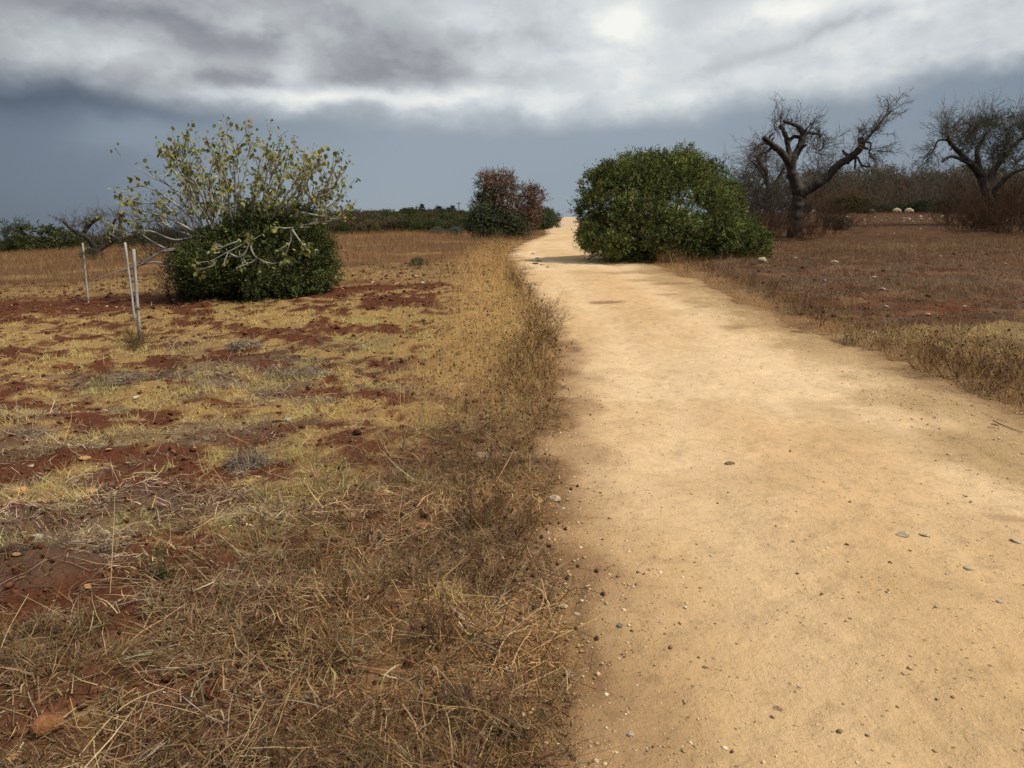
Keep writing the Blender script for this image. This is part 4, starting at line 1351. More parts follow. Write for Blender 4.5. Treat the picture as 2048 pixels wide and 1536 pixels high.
for px, py, w_ in ((44, 984, 28), (185, 986, 26), (173, 930, 20), (63, 940, 15), (155, 834, 11), (89, 761, 11), (578, 851, 16), (656, 797, 10), (661, 807, 16), (632, 739, 14), (270, 793, 15), (331, 855, 10), (501, 891, 11), (219, 920, 12), (598, 956, 12), (28, 1010, 17), (38, 1141, 15), (72, 1079, 26), (175, 1172, 16), (269, 1212, 14), (297, 1223, 10),
                  (66, 1308, 15), (241, 1195, 20), (405, 1123, 12), (352, 1066, 14), (250, 1030, 9), (390, 905, 9), (130, 870, 10), (690, 870, 9), (470, 985, 10), (310, 1120, 8), (150, 1265, 9), (420, 1290, 10), (560, 1340, 10), (760, 1370, 10), (850, 1260, 10), (690, 1440, 11), (930, 1430, 9), (980, 1340, 8), (615, 1045, 9)):
    stone(px, py, w_, ORANGE if rng.uniform() < .75 else WHITE, 'orange tinted stone lying on the red soil of the left field', 'stones on the left field', rng.uniform(.35, .65), .2)
for i in range(46):   # stone litter along the red band before the fig and in the left furrows
    px = rng.uniform(0, 880); py = 618 - px * .070 + rng.normal(0, 12)
    stone(px, py, rng.uniform(4, 8), ORANGE if rng.uniform() < .5 else WHITE, 'small pale stone on the bare red strip in front of the fig', 'stones on the red strip', .5)
for px, py, w_ in ((1748, 554, 11), (1765, 585, 13), (1720, 600, 10), (1772, 613, 11), (1855, 630, 10), (1880, 515, 6), (1960, 560, 7), (1830, 480, 6), (1650, 560, 8), (1600, 585, 8), (1690, 640, 8), (1930, 610, 7), (2010, 530, 6), (1900, 545, 7)):
    stone(px, py, w_, WHITE if rng.uniform() < .6 else ORANGE, 'small pale stone on the dark soil of the right field', 'stones on the right field', .5)
for i in range(34):
    px = rng.uniform(1680, 1930); py = 437 + rng.normal(0, 4) + (rng.uniform() < .2) * rng.uniform(0, 40)
    stone(px, py, rng.uniform(2.5, 5.5), WHITE, 'whitish stone in the loose row across the back of the right field', 'row of stones at the back of the right field', .7, .5)
for px, py in ((1745, 397), (1735, 402), (1716, 408), (1822, 392), (1797, 396), (1730, 395)):
    d = 78; x = at(px, py, d)[0]
    q = obj('stone', ROCKS[rng.integers(0, 6)], None, None, (x, d, float(base_z(x, d)) + .2)); s = rng.uniform(.22, .38)
    q.scale = (s * 1.4, s, s); q.color = (.62, .52, .36, 1); tag(q, 'yellowish boulder among the low bushes behind the right field', 'stone', 'boulders behind the right field')

# ------------------------------------------------------------------ gravel and clods (uncountable)
def build_gravel():
    a = Acc()
    x, y = scatter(120000, 1.6, 32, -.2, .72, 1.35)
    s = path_s(x, y, False)
    tt = (x - xL(y)) / (xR(y) - xL(y))
    pr = np.where(s > -.35, .16 + 1.3 * ss(s + (fbm(x * 1.5, y * 1.5, 123, 3) - .5) * .8, .95, .05) + 1.2 * ss(tt + (fbm(x * .9, y * .9, 121, 3) - .5) * .4, .62, .88), 0)
    x, y = keep(pr * .58, x, y)
    n = len(x)
    sz = (.0016 + .0028 * rng.pareto(2.6, n)) * (1 + .06 * y); sz = np.minimum(sz, .0125)
    z = top_z(x, y)
    t = vary([(.50, .37, .22), (.33, .22, .11), (.15, .09, .05), (.62, .52, .38), (.42, .28, .14)], n, .2, [.40, .2, .06, .19, .15])
    octs(a, np.stack([x, y, z + sz * .05], 1), sz, t, .65)
    tag(obj('gravel', a.mesh('gravel'), M_litter), 'loose fine gravel strewn over the path, thickest along its edges', 'gravel', kind='stuff')


build_gravel()


def build_clods():
    a = Acc()
    x, y = scatter(60000, 1.6, 26, -.70, .70, .9)
    cv = cover(x, y)
    pr = np.where(cv['dl'] > .35, (1 - .55 * cv['yellow']) * (1 - .5 * cv['straw']), 0) * np.where(cv['left'], .55, .16)
    x, y = keep(pr, x, y)
    n = len(x)
    sz = np.minimum((.006 + .010 * rng.pareto(2.2, n)) * (1 + .03 * y), .020 + .0022 * y)
    t = vary([RED * 1.0, RED * .8, RED * 1.35, (.13, .058, .032)], n, .15)
    octs(a, np.stack([x, y, ground_z(x, y) + sz * .1], 1), sz, t, .7, .5)
    tag(obj('soil_clods', a.mesh('soil_clods'), M_litter), 'crumbly red soil clods over the bare tilled ground', 'soil', kind='stuff')


build_clods()

# ------------------------------------------------------------------ dry grass, straw and weeds (uncountable)
STRAW = [(.40, .29, .155), (.30, .215, .12), (.22, .155, .09), (.48, .38, .22), (.34, .22, .10), (.16, .105, .06)]
GOLD = [(.72, .475, .20), (.62, .39, .155), (.78, .55, .26), (.48, .28, .11), (.66, .43, .18)]
BRN = [(.24, .135, .060), (.17, .094, .045), (.31, .185, .085), (.125, .073, .040), (.38, .245, .12)]
GREYL = [(.21, .155, .105), (.28, .215, .148), (.145, .104, .070), (.34, .27, .19)]


def build_litter():
    """straw lying about in tangles over the left field"""
    a = Acc()
    x, y = scatter(185000, 1.5, 20, -.72, .16, 1.4)
    cv = cover(x, y)
    cl = fbm(x * 2.2, y * 2.2, 131, 3)
    pr = np.where(cv['left'] & (cv['dl'] > -.10), .09 + .80 * cv['straw'] * ss(cl, .30, .62) + .75 * cv['grey'] * ss(cl, .35, .55) + .25 * cv['verge'], 0) * (1 - .6 * cv['yellow'] * (1 - cv['straw'])) * (1 - .8 * cv['band'])
    k = rng.uniform(0, 1, len(x)) < pr
    x, y = x[k], y[k]; gr = cv['grey'][k]
    n = len(x)
    grey = rng.uniform(0, 1, n) < np.clip(gr * .9 + .12, 0, .9)
    L = np.exp(rng.normal(math.log(.058), .75, n)); L = np.minimum(L, .42)
    a0 = rng.uniform(0, 2 * np.pi, n)
    el = np.abs(rng.normal(0, .33, n)) + .02
    D = np.stack([np.cos(a0) * np.cos(el), np.sin(a0) * np.cos(el), np.sin(el)], 1)
    z = ground_z(x, y) + np.abs(rng.normal(0, .020, n)) + gr * .01
    P = curves(np.stack([x, y, z], 1), D, L, 3, .28, (0, 0, -.10))
    P[:, :, 2] = np.maximum(P[:, :, 2], ground_z(P[:, :, 0].ravel(), P[:, :, 1].ravel()).reshape(n, 3) + .002)
    W = np.stack([np.full(n, 1.), np.full(n, .85)], 1) * (rng.uniform(.0016, .0042, n) * (1 + .07 * y))[:, None]
    W = np.concatenate([W, W[:, :1] * 0], 1)
    t = np.where(grey[:, None], vary(GREYL, n, .3), vary(STRAW, n, .3, [.14, .20, .22, .07, .19, .18]))
    # weathering differs from patch to patch; browner towards the path
    wth = fbm(x * .9, y * .9, 191, 3)
    t = t * (.55 + .85 * ss(wth, .34, .66))[:, None]
    br = ss(cv['dl'][k], 1.7, .5)[:, None]
    t = t * (1 - br * np.array([.25, .38, .48]))
    ribbons(a, P, W, t)
    print('litter', n)
    tag(obj('straw_litter', a.mesh('straw_litter'), M_litter), 'tangled dry straw and dead stems lying over the left field', 'straw', kind='stuff')


build_litter()


def build_tufts():
    """rooted tussocks of dead grass: blades fan out of a common foot"""
    a = Acc()
    x, y = scatter(8000, 1.6, 13, -.70, .10, 1.3)
    cv = cover(x, y)
    p = np.where(cv['left'] & (cv['dl'] > .05), .03 + .80 * cv['straw'] + .15 * cv['grey'] - .3 * cv['yellow'], 0) * ss(cv['n3'], .38, .60)
    k = rng.uniform(0, 1, len(x)) < p
    x, y = x[k], y[k]
    m = len(x); per = 22
    hue = vary(STRAW[:3] + BRN[:3] + [(.36, .26, .14)], m, .2)
    size = rng.uniform(.05, .16, m)
    i = np.repeat(np.arange(m), per); n = len(i)
    a0 = rng.uniform(0, 6.28, n); rad = np.abs(rng.normal(0, .016, n))
    P0 = np.stack([x[i] + np.cos(a0) * rad, y[i] + np.sin(a0) * rad, ground_z(x, y)[i] - .004], 1)
    lean = rng.uniform(.15, 1.5, n)
    comb = rng.normal(0, .5, (m, 2))[i]         # each tuft is pushed over one way
    D = np.stack([np.cos(a0) * lean + comb[:, 0], np.sin(a0) * lean + comb[:, 1], np.ones(n)], 1)
    P = curves(P0, D, size[i] * rng.uniform(.5, 1.3, n), 4, .14, (0, 0, -.22))
    P[:, 2:, 2] = np.maximum(P[:, 2:, 2], ground_z(P[:, 2:, 0].ravel(), P[:, 2:, 1].ravel()).reshape(n, 2) + .003)
    wv = rng.uniform(.0014, .0042, n) * (1 + .06 * y[i])
    ribbons(a, P, wv[:, None] * np.array([[.8, 1, .75, 0]]), hue[i] * np.exp(rng.normal(0, .22, (n, 1))))
    # long single straws fallen across the rest
    x, y = scatter(2600, 1.6, 9, -.70, .08, 1.4)
    cv = cover(x, y)
    k = rng.uniform(0, 1, len(x)) < np.where(cv['left'] & (cv['dl'] > .1), .25 + .5 * cv['straw'], 0)
    x, y = x[k], y[k]; n = len(x)
    a1 = rng.uniform(0, 6.28, n)
    D = np.stack([np.cos(a1), np.sin(a1), rng.uniform(.0, .45, n)], 1)
    P = curves(np.stack([x, y, ground_z(x, y) + rng.uniform(.005, .04, n)], 1), D, rng.uniform(.10, .34, n), 5, .10, (0, 0, -.06))
    P[:, 1:, 2] = np.maximum(P[:, 1:, 2], ground_z(P[:, 1:, 0].ravel(), P[:, 1:, 1].ravel()).reshape(n, 4) + .006)
    ribbons(a, P, rng.uniform(.0024, .0046, n)[:, None] * np.array([[1, 1, .9, .8, 0]]), vary([(.58, .45, .26), (.48, .36, .20), (.36, .25, .13), (.42, .36, .28)], n, .2))
    # broad curled dead blades
    x, y = scatter(5000, 1.6, 9, -.70, .06, 1.3)
    cv = cover(x, y)
    k = rng.uniform(0, 1, len(x)) < np.where(cv['left'] & (cv['dl'] > .1), .10 + .6 * cv['straw'], 0)
    x, y = x[k], y[k]; n = len(x)
    D = np.stack([rng.normal(0, 1, n), rng.normal(0, 1, n), rng.uniform(.1, 1.2, n)], 1)
    P = curves(np.stack([x, y, ground_z(x, y) + .004], 1), D, rng.uniform(.03, .12, n), 5, .38, (0, 0, -.18))
    P[:, 1:, 2] = np.maximum(P[:, 1:, 2], ground_z(P[:, 1:, 0].ravel(), P[:, 1:, 1].ravel()).reshape(n, 4) + .004)
    ribbons(a, P, rng.uniform(.004, .008, n)[:, None] * np.array([[.6, 1, .9, .6, 0]]), vary([(.52, .42, .27), (.42, .32, .18), (.30, .21, .12)], n, .2))
    print('tufts', m)
    tag(obj('dead_tussocks', a.mesh('dead_tussocks'), M_dry), 'rooted tufts and curled blades of dead grass in the left foreground', 'grass', kind='stuff')


build_tufts()


def build_short_grass():
    """low yellowing grass in patches"""
    a = Acc()
    x, y = scatter(520000, 3.0, 24, -.74, .72, 1.0)
    cv = cover(x, y)
    pr = cv['yellow'] * np.where(cv['dl'] > .15, 1, 0) * ss(fbm(x * 5, y * 5, 141, 2), .25, .5)
    k = rng.uniform(0, 1, len(x)) < pr * .75
    x, y = x[k], y[k]
    n = len(x)
    L = rng.uniform(.02, .075, n) * (.6 + 1.3 * ss(fbm(x * 1.8, y * 1.8, 143, 3), .40, .68))
    a0 = rng.uniform(0, 6.28, n); el = rng.uniform(.35, 1.5, n)
    D = np.stack([np.cos(a0) * np.cos(el), np.sin(a0) * np.cos(el), np.sin(el)], 1)
    P = curves(np.stack([x, y, ground_z(x, y) - .003], 1), D, L, 3, .3, (0, 0, -.15))
    W = np.stack([np.ones(n), np.full(n, .7), np.zeros(n)], 1) * (rng.uniform(.0022, .004, n) * (1 + .06 * y))[:, None]
    green = vnoise(x * .5, y * .6, 151)
    t = vary([(.74, .57, .22), (.80, .66, .32), (.62, .45, .17), (.64, .54, .20)], n, .18)
    t = t * (1 - .16 * ss(green, .55, .85)[:, None] * np.array([1, .25, .6]))
    ribbons(a, P, W, t)
    print('short grass', n)
    tag(obj('short_grass', a.mesh('short_grass'), M_dry), 'short yellowing grass in patches on the red soil', 'grass', kind='stuff')


build_short_grass()


def stalk_field(name, label, n, reg, pfun, hrange, cols, wr=(.0015, .003), k=4, lean=.28, heads=0, hcol=(.05, .03, .018), branch=0, lod=.05, hs=(.006, .010), wts=None):
    a = Acc()
    x, y = scatter(n, *reg)
    cv = cover(x, y)
    p = np.clip(pfun(x, y, cv), 0, 1)
    kk = rng.uniform(0, 1, len(x)) < p
    x, y = x[kk], y[kk]
    n = len(x)
    hn = .65 + .7 * fbm(x * .8, y * .8, 161, 3)
    L = rng.uniform(*hrange, n) * hn
    D = np.stack([rng.normal(0, lean, n), rng.normal(0, lean, n), np.ones(n)], 1)
    P = curves(np.stack([x, y, ground_z(x, y) - .01], 1), D, L, k, .13, (0, 0, .0))
    wv = (rng.uniform(*wr, n) * (1 + lod * y))
    W = wv[:, None] * np.linspace(1, .5, k)[None]
    t = vary(cols, n, .2, wts)
    ribbons(a, P, W, t)
    if branch:
        idx = np.repeat(np.arange(n), branch)
        j = rng.integers(1, k, len(idx))
        T = unit(P[idx, j] - P[idx, j - 1])
        D2 = unit(T + rng.normal(0, .55, (len(idx), 3)) + np.array([0, 0, .15]))
        P2 = curves(P[idx, j], D2, L[idx] * rng.uniform(.25, .55, len(idx)), 3, .14)
        ribbons(a, P2, (wv[idx] * .75)[:, None] * np.array([[1, .8, 0]]), t[idx])
        tips = np.concatenate([P[:, -1], P2[:, -1]])
        ty = np.concatenate([y, y[idx]])
    else: tips, ty = P[:, -1], y
    if heads:
        q = rng.uniform(0, 1, len(tips)) < heads
        tp = tips[q]
        octs(a, tp, rng.uniform(*hs, len(tp)) * (1 + .02 * ty[q]), vary([hcol], len(tp), .3), 1.1, .15)
    print(name, n)
    return tag(obj(name, a.mesh(name), M_dry), label, 'grass', kind='stuff')


# golden verge left of the path
stalk_field('verge_grass', 'tall golden dry grass along the left verge of the path', 62000, (4.5, 44, -.34, .18, 1.15),
            lambda x, y, c: np.where(c['left'] & (c['dl'] > .0), ss(c['dl'] + (c['nz'] - .5) * .9, 2.0, 1.0) * ss(y, 6.0, 9.5) * (.35 + .75 * ss(c['n3'], .30, .5)), 0),
            (.16, .42), GOLD, (.0014, .0026), 4, .22, .10, (.07, .045, .025), 1, .055)
# brown bushy weeds right on the path edge
stalk_field('verge_weeds', 'brown branching dry weeds with dark seed heads crowding the left path edge', 13000, (2.0, 34, -.12, .20, 1.35),
            lambda x, y, c: np.where(c['left'] & (c['dl'] > -.02), ss(c['dl'], .70, .15) * ss(c['nz'] * .6 + c['n3'] * .4, .36, .54) * (.14 + .86 * ss(y, 5.6, 7.6)), 0),
            (.16, .42), BRN, (.0014, .0026), 4, .32, .16, (.085, .050, .030), 3, .05, (.005, .009))
# sparse upright stalks over the near straw
stalk_field('dry_stalks', 'thin upright dry stalks standing in the straw of the left field', 15000, (1.7, 16, -.70, .12, 1.3),
            lambda x, y, c: np.where(c['left'] & (c['dl'] > .05), (.12 + .75 * c['straw'] + .15 * c['grey']) * ss(c['n3'], .40, .62), 0),
            (.06, .26), STRAW + BRN, (.0016, .0034), 4, .55, .05, (.09, .055, .03), 1, .04)
# rusty tall field behind
stalk_field('field_grass', 'rusty brown tall dry grass filling the field behind the stakes and fig', 70000, (18.5, 85, -.80, .12, .95),
            lambda x, y, c: np.where(c['left'] & (c['dl'] > .3), c['rust'] * (.4 + .6 * ss(c['nz'], .3, .5)), 0),
            (.22, .50), [(.25, .130, .056), (.18, .092, .042), (.34, .20, .09), (.23, .145, .078), (.42, .29, .14)], (.0025, .0045), 4, .38, 0, branch=1, lod=.04)
# right verge
stalk_field('verge_weeds', 'brown dry weeds with dark seed heads along the right verge of the path', 46000, (5, 34, .10, .74, 1.15),
            lambda x, y, c: np.where((~c['left']) & (c['dl'] > -.10), (1 - .65 * c['yellow']) * ss(c['dl'] + (c['nz'] - .5) * 1.6, 1.25, .5) * ss(c['n3'] * .55 + c['nz'] * .45, .40, .56), 0),
            (.18, .50), [(.36, .21, .09), (.26, .145, .065), (.44, .28, .12), (.18, .10, .05), (.54, .38, .17), (.15, .09, .05)], (.0014, .0026), 4, .32, .20, (.048, .028, .017), 3, .05, (.005, .009))
# litter and low dead weeds of the right field
stalk_field('field_weeds', 'low grey and brown dead weeds over the dark right field', 130000, (6, 30, .14, .80, 1.0),
            lambda x, y, c: np.where((~c['left']) & (c['dl'] > .5), .10 + .9 * ss(fbm(x * 1.1, y * 1.6, 201, 4, .6), .46, .58), 0),
            (.04, .22), [(.20, .112, .056), (.27, .19, .125), (.13, .070, .038), (.46, .35, .22), (.085, .046, .027)], (.002, .004), 3, .9, 0, branch=1, lod=.045)
stalk_field('brown_grass', 'brown dead grass over the back of the right field, cloud shade painted into its dark tone', 50000, (19, 100, .13, .85, .9),
            lambda x, y, c: np.where((~c['left']) & (c['dl'] > .4), c['dark'] * (.35 + .65 * ss(c['nz'], .35, .5)), 0),
            (.08, .36), [(.165, .086, .044), (.120, .064, .035), (.22, .125, .068), (.085, .050, .030), (.32, .21, .11)], (.0025, .0045), 3, .7, 0, branch=1, lod=.04, wts=[.3, .25, .2, .17, .08])  # brown stalks, tinted darker to include the cloud shade
# pale grass strip across the right field and grass before the bush
stalk_field('pale_grass', 'pale straw coloured grass strip across the right field and before the round bush', 30000, (17, 36, .08, .80, .8),
            lambda x, y, c: np.where((~c['left']) & (c['dl'] > .0), np.maximum(np.exp(-((c['py'] - 497 + (c['px'] - 1700) * .01) / 9) ** 2) * ss(c['px'], 1560, 1640), np.exp(-((c['py'] - 520) / 14) ** 2) * ss(c['px'], 1280, 1340) * ss(c['px'], 1540, 1490)) * ss(c['n3'], .35, .55), 0),
            (.12, .38), [(.24, .15, .07), (.30, .20, .10), (.17, .10, .05)], (.002, .0034), 3, .25, .05, lod=.05)


# ------------------------------------------------------------------ single plants that can be told apart
def seed_head_mesh():
    V, Fc = icos()
    a = Acc()
    a.add(V * np.array([.8, .8, 1.0]) * (1 + .12 * rng.normal(0, 1, (len(V), 1))), [Fc], np.array([.085, .050, .030]))
    n = 70
    d = unit(rng.normal(0, 1, (n, 3)))
    P = np.stack([d * .7, d * 1.05, d * 1.35], 1)
    ribbons(a, P, np.tile(np.array([[.12, .08, 0]]), (n, 1)), vary([(.09, .055, .034)], n, .25))
    m_ = a.mesh('seed_head'); m_.materials.append(M_litter)
    return m_


SH = seed_head_mesh()


def scabious(head_px, foot_px, label='dark round seed head on a thin dry stem leaning over the left path edge', size=.013):
    """a thin stem with one or two burr-like heads"""
    b = hit(*foot_px); b[2] = float(ground_z(b[0], b[1])) - .01
    d = max(b[1] + rng.uniform(-.05, .12), 1.5)
    h = at(head_px[0], head_px[1], d)
    o = thing('dry_flower', label, 'dry flower', b, group='dry flower heads leaning over the path edge')
    a = Acc()
    m = (h - b) * .5 + np.array([-.02, 0, .10])
    limb(a, [np.zeros(3), m, (h - b)], .0018, .0011, np.array([.17, .10, .05]), 4, 5)
    obj('stem', a.mesh('stem'), M_dry, o)
    s = obj('seed_head', SH, None, o, h - b); s.scale = (size,) * 3; s.rotation_euler = (rng.uniform(-.5, .5), rng.uniform(.2, .9), 0)
    if rng.uniform() < .5:
        p2 = (h - b) * .8 + np.array([-.03, .03, .05])
        a = Acc(); limb(a, [m * 1.1, (m * 1.1 + p2) / 2 + np.array([0, 0, .01]), p2], .0013, .001, np.array([.17, .10, .05]), 4, 4)
        obj('stem', a.mesh('stem'), M_dry, o)
        s = obj('seed_head', SH, None, o, p2); s.scale = (size * .75,) * 3


for hp, fp in (((1155, 972), (1050, 1030)), ((1142, 978), (1045, 1020)), ((1131, 1058), (1040, 1110)), ((1083, 1074), (1020, 1130)), ((1100, 1092), (1010, 1150)), ((1115, 1128), (1030, 1190)), ((1134, 1157), (1050, 1230)), ((1193, 1142), (1080, 1230)), ((1206, 1188), (1090, 1270)),
               ((1193, 1277), (1075, 1340)), ((1066, 1151), (990, 1220)), ((1030, 1160), (960, 1230)), ((1068, 1215), (1000, 1290)), ((885, 890), (860, 935)), ((1045, 843), (1010, 885)), ((1060, 830), (1020, 880)), ((905, 1060), (870, 1130)), ((830, 1010), (800, 1070)), ((760, 1075), (730, 1140)), ((665, 1080), (640, 1140)), ((1110, 640), (1080, 690)), ((1120, 700), (1090, 740)),
               ((1085, 600), (1060, 650)), ((1112, 680), (1080, 725))):
    scabious(hp, fp, size=rng.uniform(.008, .0115) if hp[1] > 800 else .014)


def weed_plant(h, n, cols, heads=10):
    """a dry branching weed: stems and seed heads"""
    o = thing('dry_weed', 'dry branching weed', 'weed')
    a = Acc()
    P0 = np.stack([rng.normal(0, .05, n), rng.normal(0, .05, n), np.full(n, -.02)], 1)
    D0 = unit(np.stack([rng.normal(0, .5, n), rng.normal(0, .5, n), np.ones(n)], 1))
    pts = twig_spray(a, P0, D0, h * .8, cols, per=5, k=6, r=.0024, wob=.10, pull=(0, 0, .02), gen=3, spread=.45, shrink=.5)
    obj('stems', a.mesh('stems'), M_dry, o)
    tips = pts[-1][rng.integers(0, len(pts[-1]), heads), -1]
    tips = tips[np.argsort(-tips[:, 2])][:heads]
    for p in tips:
        s = obj('seed_head', SH, None, o, p); s.scale = (rng.uniform(.007, .011),) * 3
    return o


protos = [weed_plant(.42, 14, (.17, .10, .048)), weed_plant(.36, 16, (.22, .14, .07)), weed_plant(.30, 12, (.13, .085, .055))]
weed_spots = [(1640, 655, 0, 1.0), (1600, 625, 1, 1.0), (1545, 598, 1, 1.1), (1500, 575, 1, 1.1), (1700, 690, 2, .9), (1760, 700, 1, .8), (1850, 745, 0, 1.05), (1905, 760, 0, 1.15), (1945, 750, 1, 1.2), (1990, 775, 0, 1.1), (2030, 800, 2, 1.1), (1960, 790, 2, .9), (2045, 760, 0, 1.2), (1885, 720, 1, .9), (1460, 555, 1, 1.1), (1420, 545, 0, 1.0),
              (265, 695, 1, 1.0), (285, 690, 0, .8), (255, 700, 2, 1.0), (275, 700, 1, .9), (1040, 790, 0, 1.1), (1075, 760, 0, 1.2), (1060, 720, 0, 1.2), (1085, 690, 0, 1.3), (1070, 650, 0, 1.3), (1020, 760, 1, 1.1), (1050, 610, 0, 1.3), (1030, 580, 1, 1.4),
              (985, 1045, 0, .75), (940, 1060, 2, .8), (1010, 1090, 0, .75), (880, 1150, 2, .7), (960, 1180, 0, .7), (860, 1330, 0, .62), (900, 1290, 2, .7), (700, 1480, 0, .55), (950, 1420, 2, .5), (830, 1210, 1, .6), (930, 930, 1, .7), (1000, 940, 2, .7), (690, 1200, 1, .5)]
for i, (px, py, k, s) in enumerate(weed_spots):
    o = protos[k] if all(k != q[2] for q in weed_spots[:i]) else copy_tree(protos[k])
    p = hit(px, py)
    o.location = (p[0], p[1], float(ground_z(p[0], p[1])))
    o.scale = (s,) * 3; o.rotation_euler = (0, 0, rng.uniform(0, 6.28))
    if px > 1300:
        gp = 'dry weeds on the right verge'
        lab = ('dry golden weed on the right verge close to the round bush' if px < 1530 else 'dry weed on the right verge beside the pale stick' if px < 1720 else 'dry weed at the near end of the pale flat rock on the right verge' if px < 1870 else
               'tall branching weed with dark seed heads before the yellow patch, right verge' if py < 765 else 'low weed nearest the camera on the right verge')
    elif px < 400: lab, gp = 'dry bushy weed in the clump round the nearest stake', 'weeds round the nearest stake'
    elif py < 800:
        gp = 'tall dry weeds on the left verge'
        lab = 'tall brown weed at the left path edge across from the pale flat rock' if py > 700 else 'tall brown weed at the left path edge near the damp stain on the path' if py < 640 else 'tall brown weed overhanging the left path edge where the verge is densest'
    else:
        gp = 'low weeds in the foreground straw'
        lab = ('low brown weed beside the pale topped slab left of the path' if py < 950 else 'low brown weed near the pale stone at the left path edge' if py < 1100 else 'low dark weed left of the smooth pale stone by the path' if py < 1230 and px > 780 else
               'low weed alone in the straw well left of the path' if py < 1230 else 'low dark weed beside the long yellow straw' if py < 1380 else 'low dark weed at the bottom of the view among fallen straws')
    tag(o, lab, 'weed', gp)


def heap(px, py, w_px, h_px, label, cols):
    """a low heap of raked dead grass"""
    p = hit(px, py); k = p[1] / F
    wv, hv = w_px * k * .60, h_px * k * .62
    n = int(700 + 9 * w_px)
    u = unit(rng.normal(0, 1, (n, 3))); u[:, 2] = np.abs(u[:, 2])
    rr = rng.uniform(.2, 1, n) ** .5
    P0 = u * np.array([wv, wv * .75, hv]) * rr[:, None]
    D = unit(np.cross(u, rng.normal(0, 1, (n, 3))) * np.array([1, 1, .5]))
    P = curves(P0, D, rng.uniform(.05, .24, n), 5, .24, (0, 0, -.16))
    P[:, :, 2] = np.maximum(P[:, :, 2], -.01)
    a = Acc()
    ribbons(a, P, np.full((n, 5), 1.) * (rng.uniform(.0018, .0032, n) * (1 + .05 * p[1]))[:, None], vary(cols, n, .25))
    o = obj('straw_heap', a.mesh('straw_heap'), M_litter, None, (p[0], p[1], float(ground_z(p[0], p[1])) - .01))
    tag(o, label, 'straw heap')


heap(435, 778, 120, 34, 'grey heap of raked dead grass in the middle of the left field', GREYL)
heap(590, 752, 150, 26, 'wide low heap of grey brown dead grass right of the raked grey heap', GREYL + STRAW[2:3])
heap(495, 930, 76, 26, 'dark grey straw heap nearer the camera in the left field', [(.16, .12, .085), (.22, .17, .12)])
heap(40, 882, 110, 24, 'grey heap of dead grass at the left edge of the view', GREYL)
heap(490, 692, 70, 18, 'small grey heap of dead grass below the fig', GREYL)
heap(240, 755, 100, 14, 'flat grey brown mat of dead grass below the stakes', GREYL)


def straw(pts, r, label, colr=(.44, .33, .17), lift=.0):
    Q = []
    for i, (x, y, up) in enumerate(pts):
        p = hit(x, y); p[2] = float(top_z(p[0], p[1])) + .006 + up + lift; Q.append(p)
    Q = np.array(Q); b = Q[0].copy()
    a = Acc(); limb(a, Q - b, r, r * .6, np.array(colr), 5, 5)
    tag(obj('dry_stalk', a.mesh('dry_stalk'), M_litter, None, b), label, 'straw')


straw([(1000, 1345, .0), (1090, 1310, .03), (1195, 1270, .05)], .0022, 'long yellow straw reaching from the weeds across the path edge', (.50, .36, .14))
straw([(950, 1535, 0), (985, 1470, .02), (1020, 1405, .01)], .0028, 'thick pale straw lying at the bottom left of the path edge')
straw([(1010, 1500, 0), (1020, 1440, .01), (1022, 1400, .01)], .0028, 'second pale straw beside the thick one at the bottom')
straw([(975, 1360, .0), (1010, 1315, .02), (1048, 1285, .02)], .0034, 'stout pale stem lying in the weeds by the path edge')
straw([(1082, 1180, .05), (1105, 1250, .02), (1145, 1305, .0)], .0024, 'bent pale stalk curving down onto the path')
straw([(1136, 1335, 0), (1144, 1370, 0), (1176, 1338, 0)], .0034, 'forked grey twig lying on the path near its left edge', (.22, .17, .12))
straw([(155, 1485, 0), (245, 1430, .03), (330, 1405, .03)], .0034, 'long pale straw in the lower left foreground')
straw([(220, 1190, .0), (232, 1110, .12), (236, 1040, .22)], .0018, 'tall single straw standing in the left foreground')
straw([(5, 1345, 0), (22, 1290, .06), (60, 1215, .10)], .0026, 'pale leaning straw at the left edge')
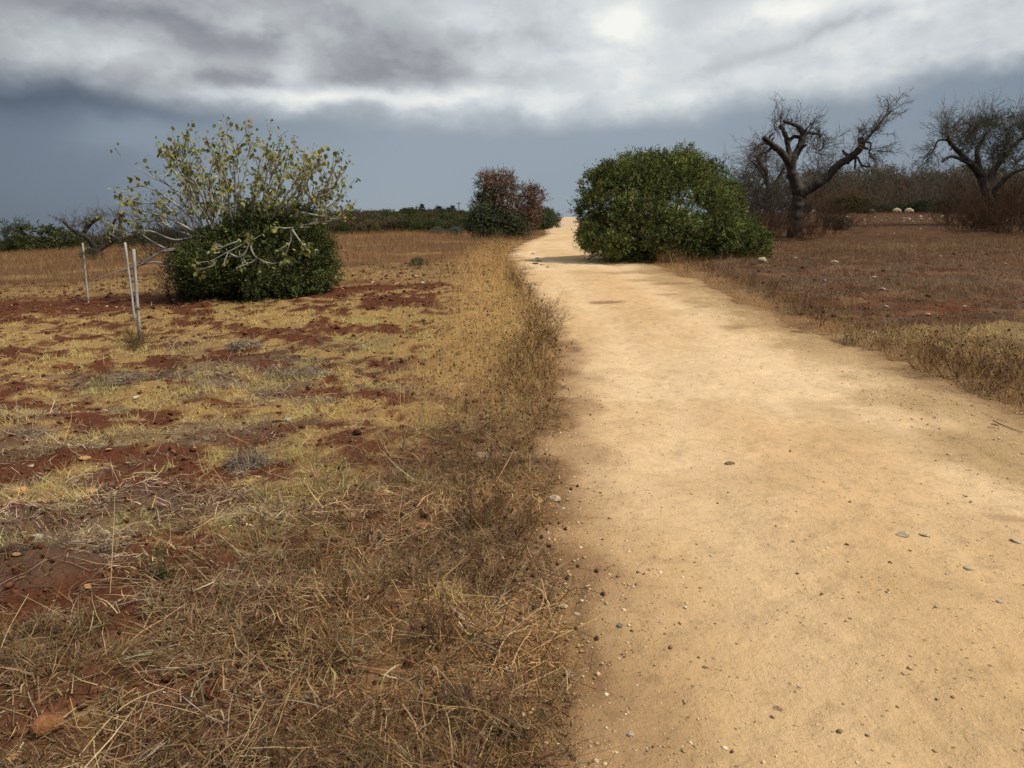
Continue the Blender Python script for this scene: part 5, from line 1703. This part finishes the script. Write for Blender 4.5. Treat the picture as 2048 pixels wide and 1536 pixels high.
straw([(725, 1155, 0), (780, 1220, .04), (838, 1290, .0)], .0022, 'pale bent straw among the brown foreground weeds')
straw([(268, 958, 0), (285, 957, .01), (312, 958, .0)], .007, 'short whitish stick lying on the red soil', (.52, .42, .28))
straw([(1985, 845, 0), (2010, 855, .0), (2045, 868, .0)], .005, 'pale stick at the right edge of the path', (.36, .27, .16))
straw([(1582, 663, 0), (1620, 668, .0), (1660, 668, .0)], .007, 'pale stick along the right verge', (.36, .25, .15))


def sprig(px, py, h, cols, label, n=14):
    p = hit(px, py)
    a = Acc()
    P0 = np.tile(np.zeros(3), (n, 1)); D = unit(np.stack([rng.normal(0, .35, n), rng.normal(0, .35, n), np.ones(n)], 1))
    P = curves(P0, D, rng.uniform(.5, 1, n) * h, 5, .12)
    o = thing('green_plant', label, 'plant', (p[0], p[1], float(ground_z(p[0], p[1]))))
    ribbons(a, P, np.full((n, 5), .003) * np.array([1, 1, .8, .6, 0]), np.array(cols[0]))
    obj('stems', a.mesh('stems'), M_dry, o)
    b = Acc(); m = n * 14
    i = rng.integers(0, n, m); j = rng.integers(1, 5, m)
    leaf_diamonds(b, P[i, j], rng.normal(0, 1, (m, 3)) + np.array([0, 0, .5]), rng.uniform(.012, .028, m), rng.uniform(.005, .01, m), vary(cols, m, .2))
    obj('foliage', b.mesh('foliage'), M_leaf, o)


sprig(325, 1165, .26, [(.10, .13, .04), (.14, .16, .06)], 'small fresh green plant in the left foreground straw')
sprig(1850, 590, .30, [(.13, .15, .06), (.16, .17, .08)], 'small yellow green plant on the dark right field')
sprig(1935, 500, .95, [(.15, .15, .09), (.12, .12, .07)], 'pale leafy young sapling at the back of the right field', 9)
sprig(1700, 585, .35, [(.22, .085, .06), (.17, .07, .05)], 'reddish dry plant on the dark right field', 22)

# soil cut and stones showing in the path before the bend
for px, py, w_ in ((1078, 521, 11), (1070, 527, 13), (1085, 529, 10), (1066, 507, 9), (1095, 533, 8), (1075, 516, 8)):
    stone(px, py, w_, (.40, .33, .27), 'greyish stone breaking through the path before the bend', 'stones breaking through the far path', .35)
print('done')
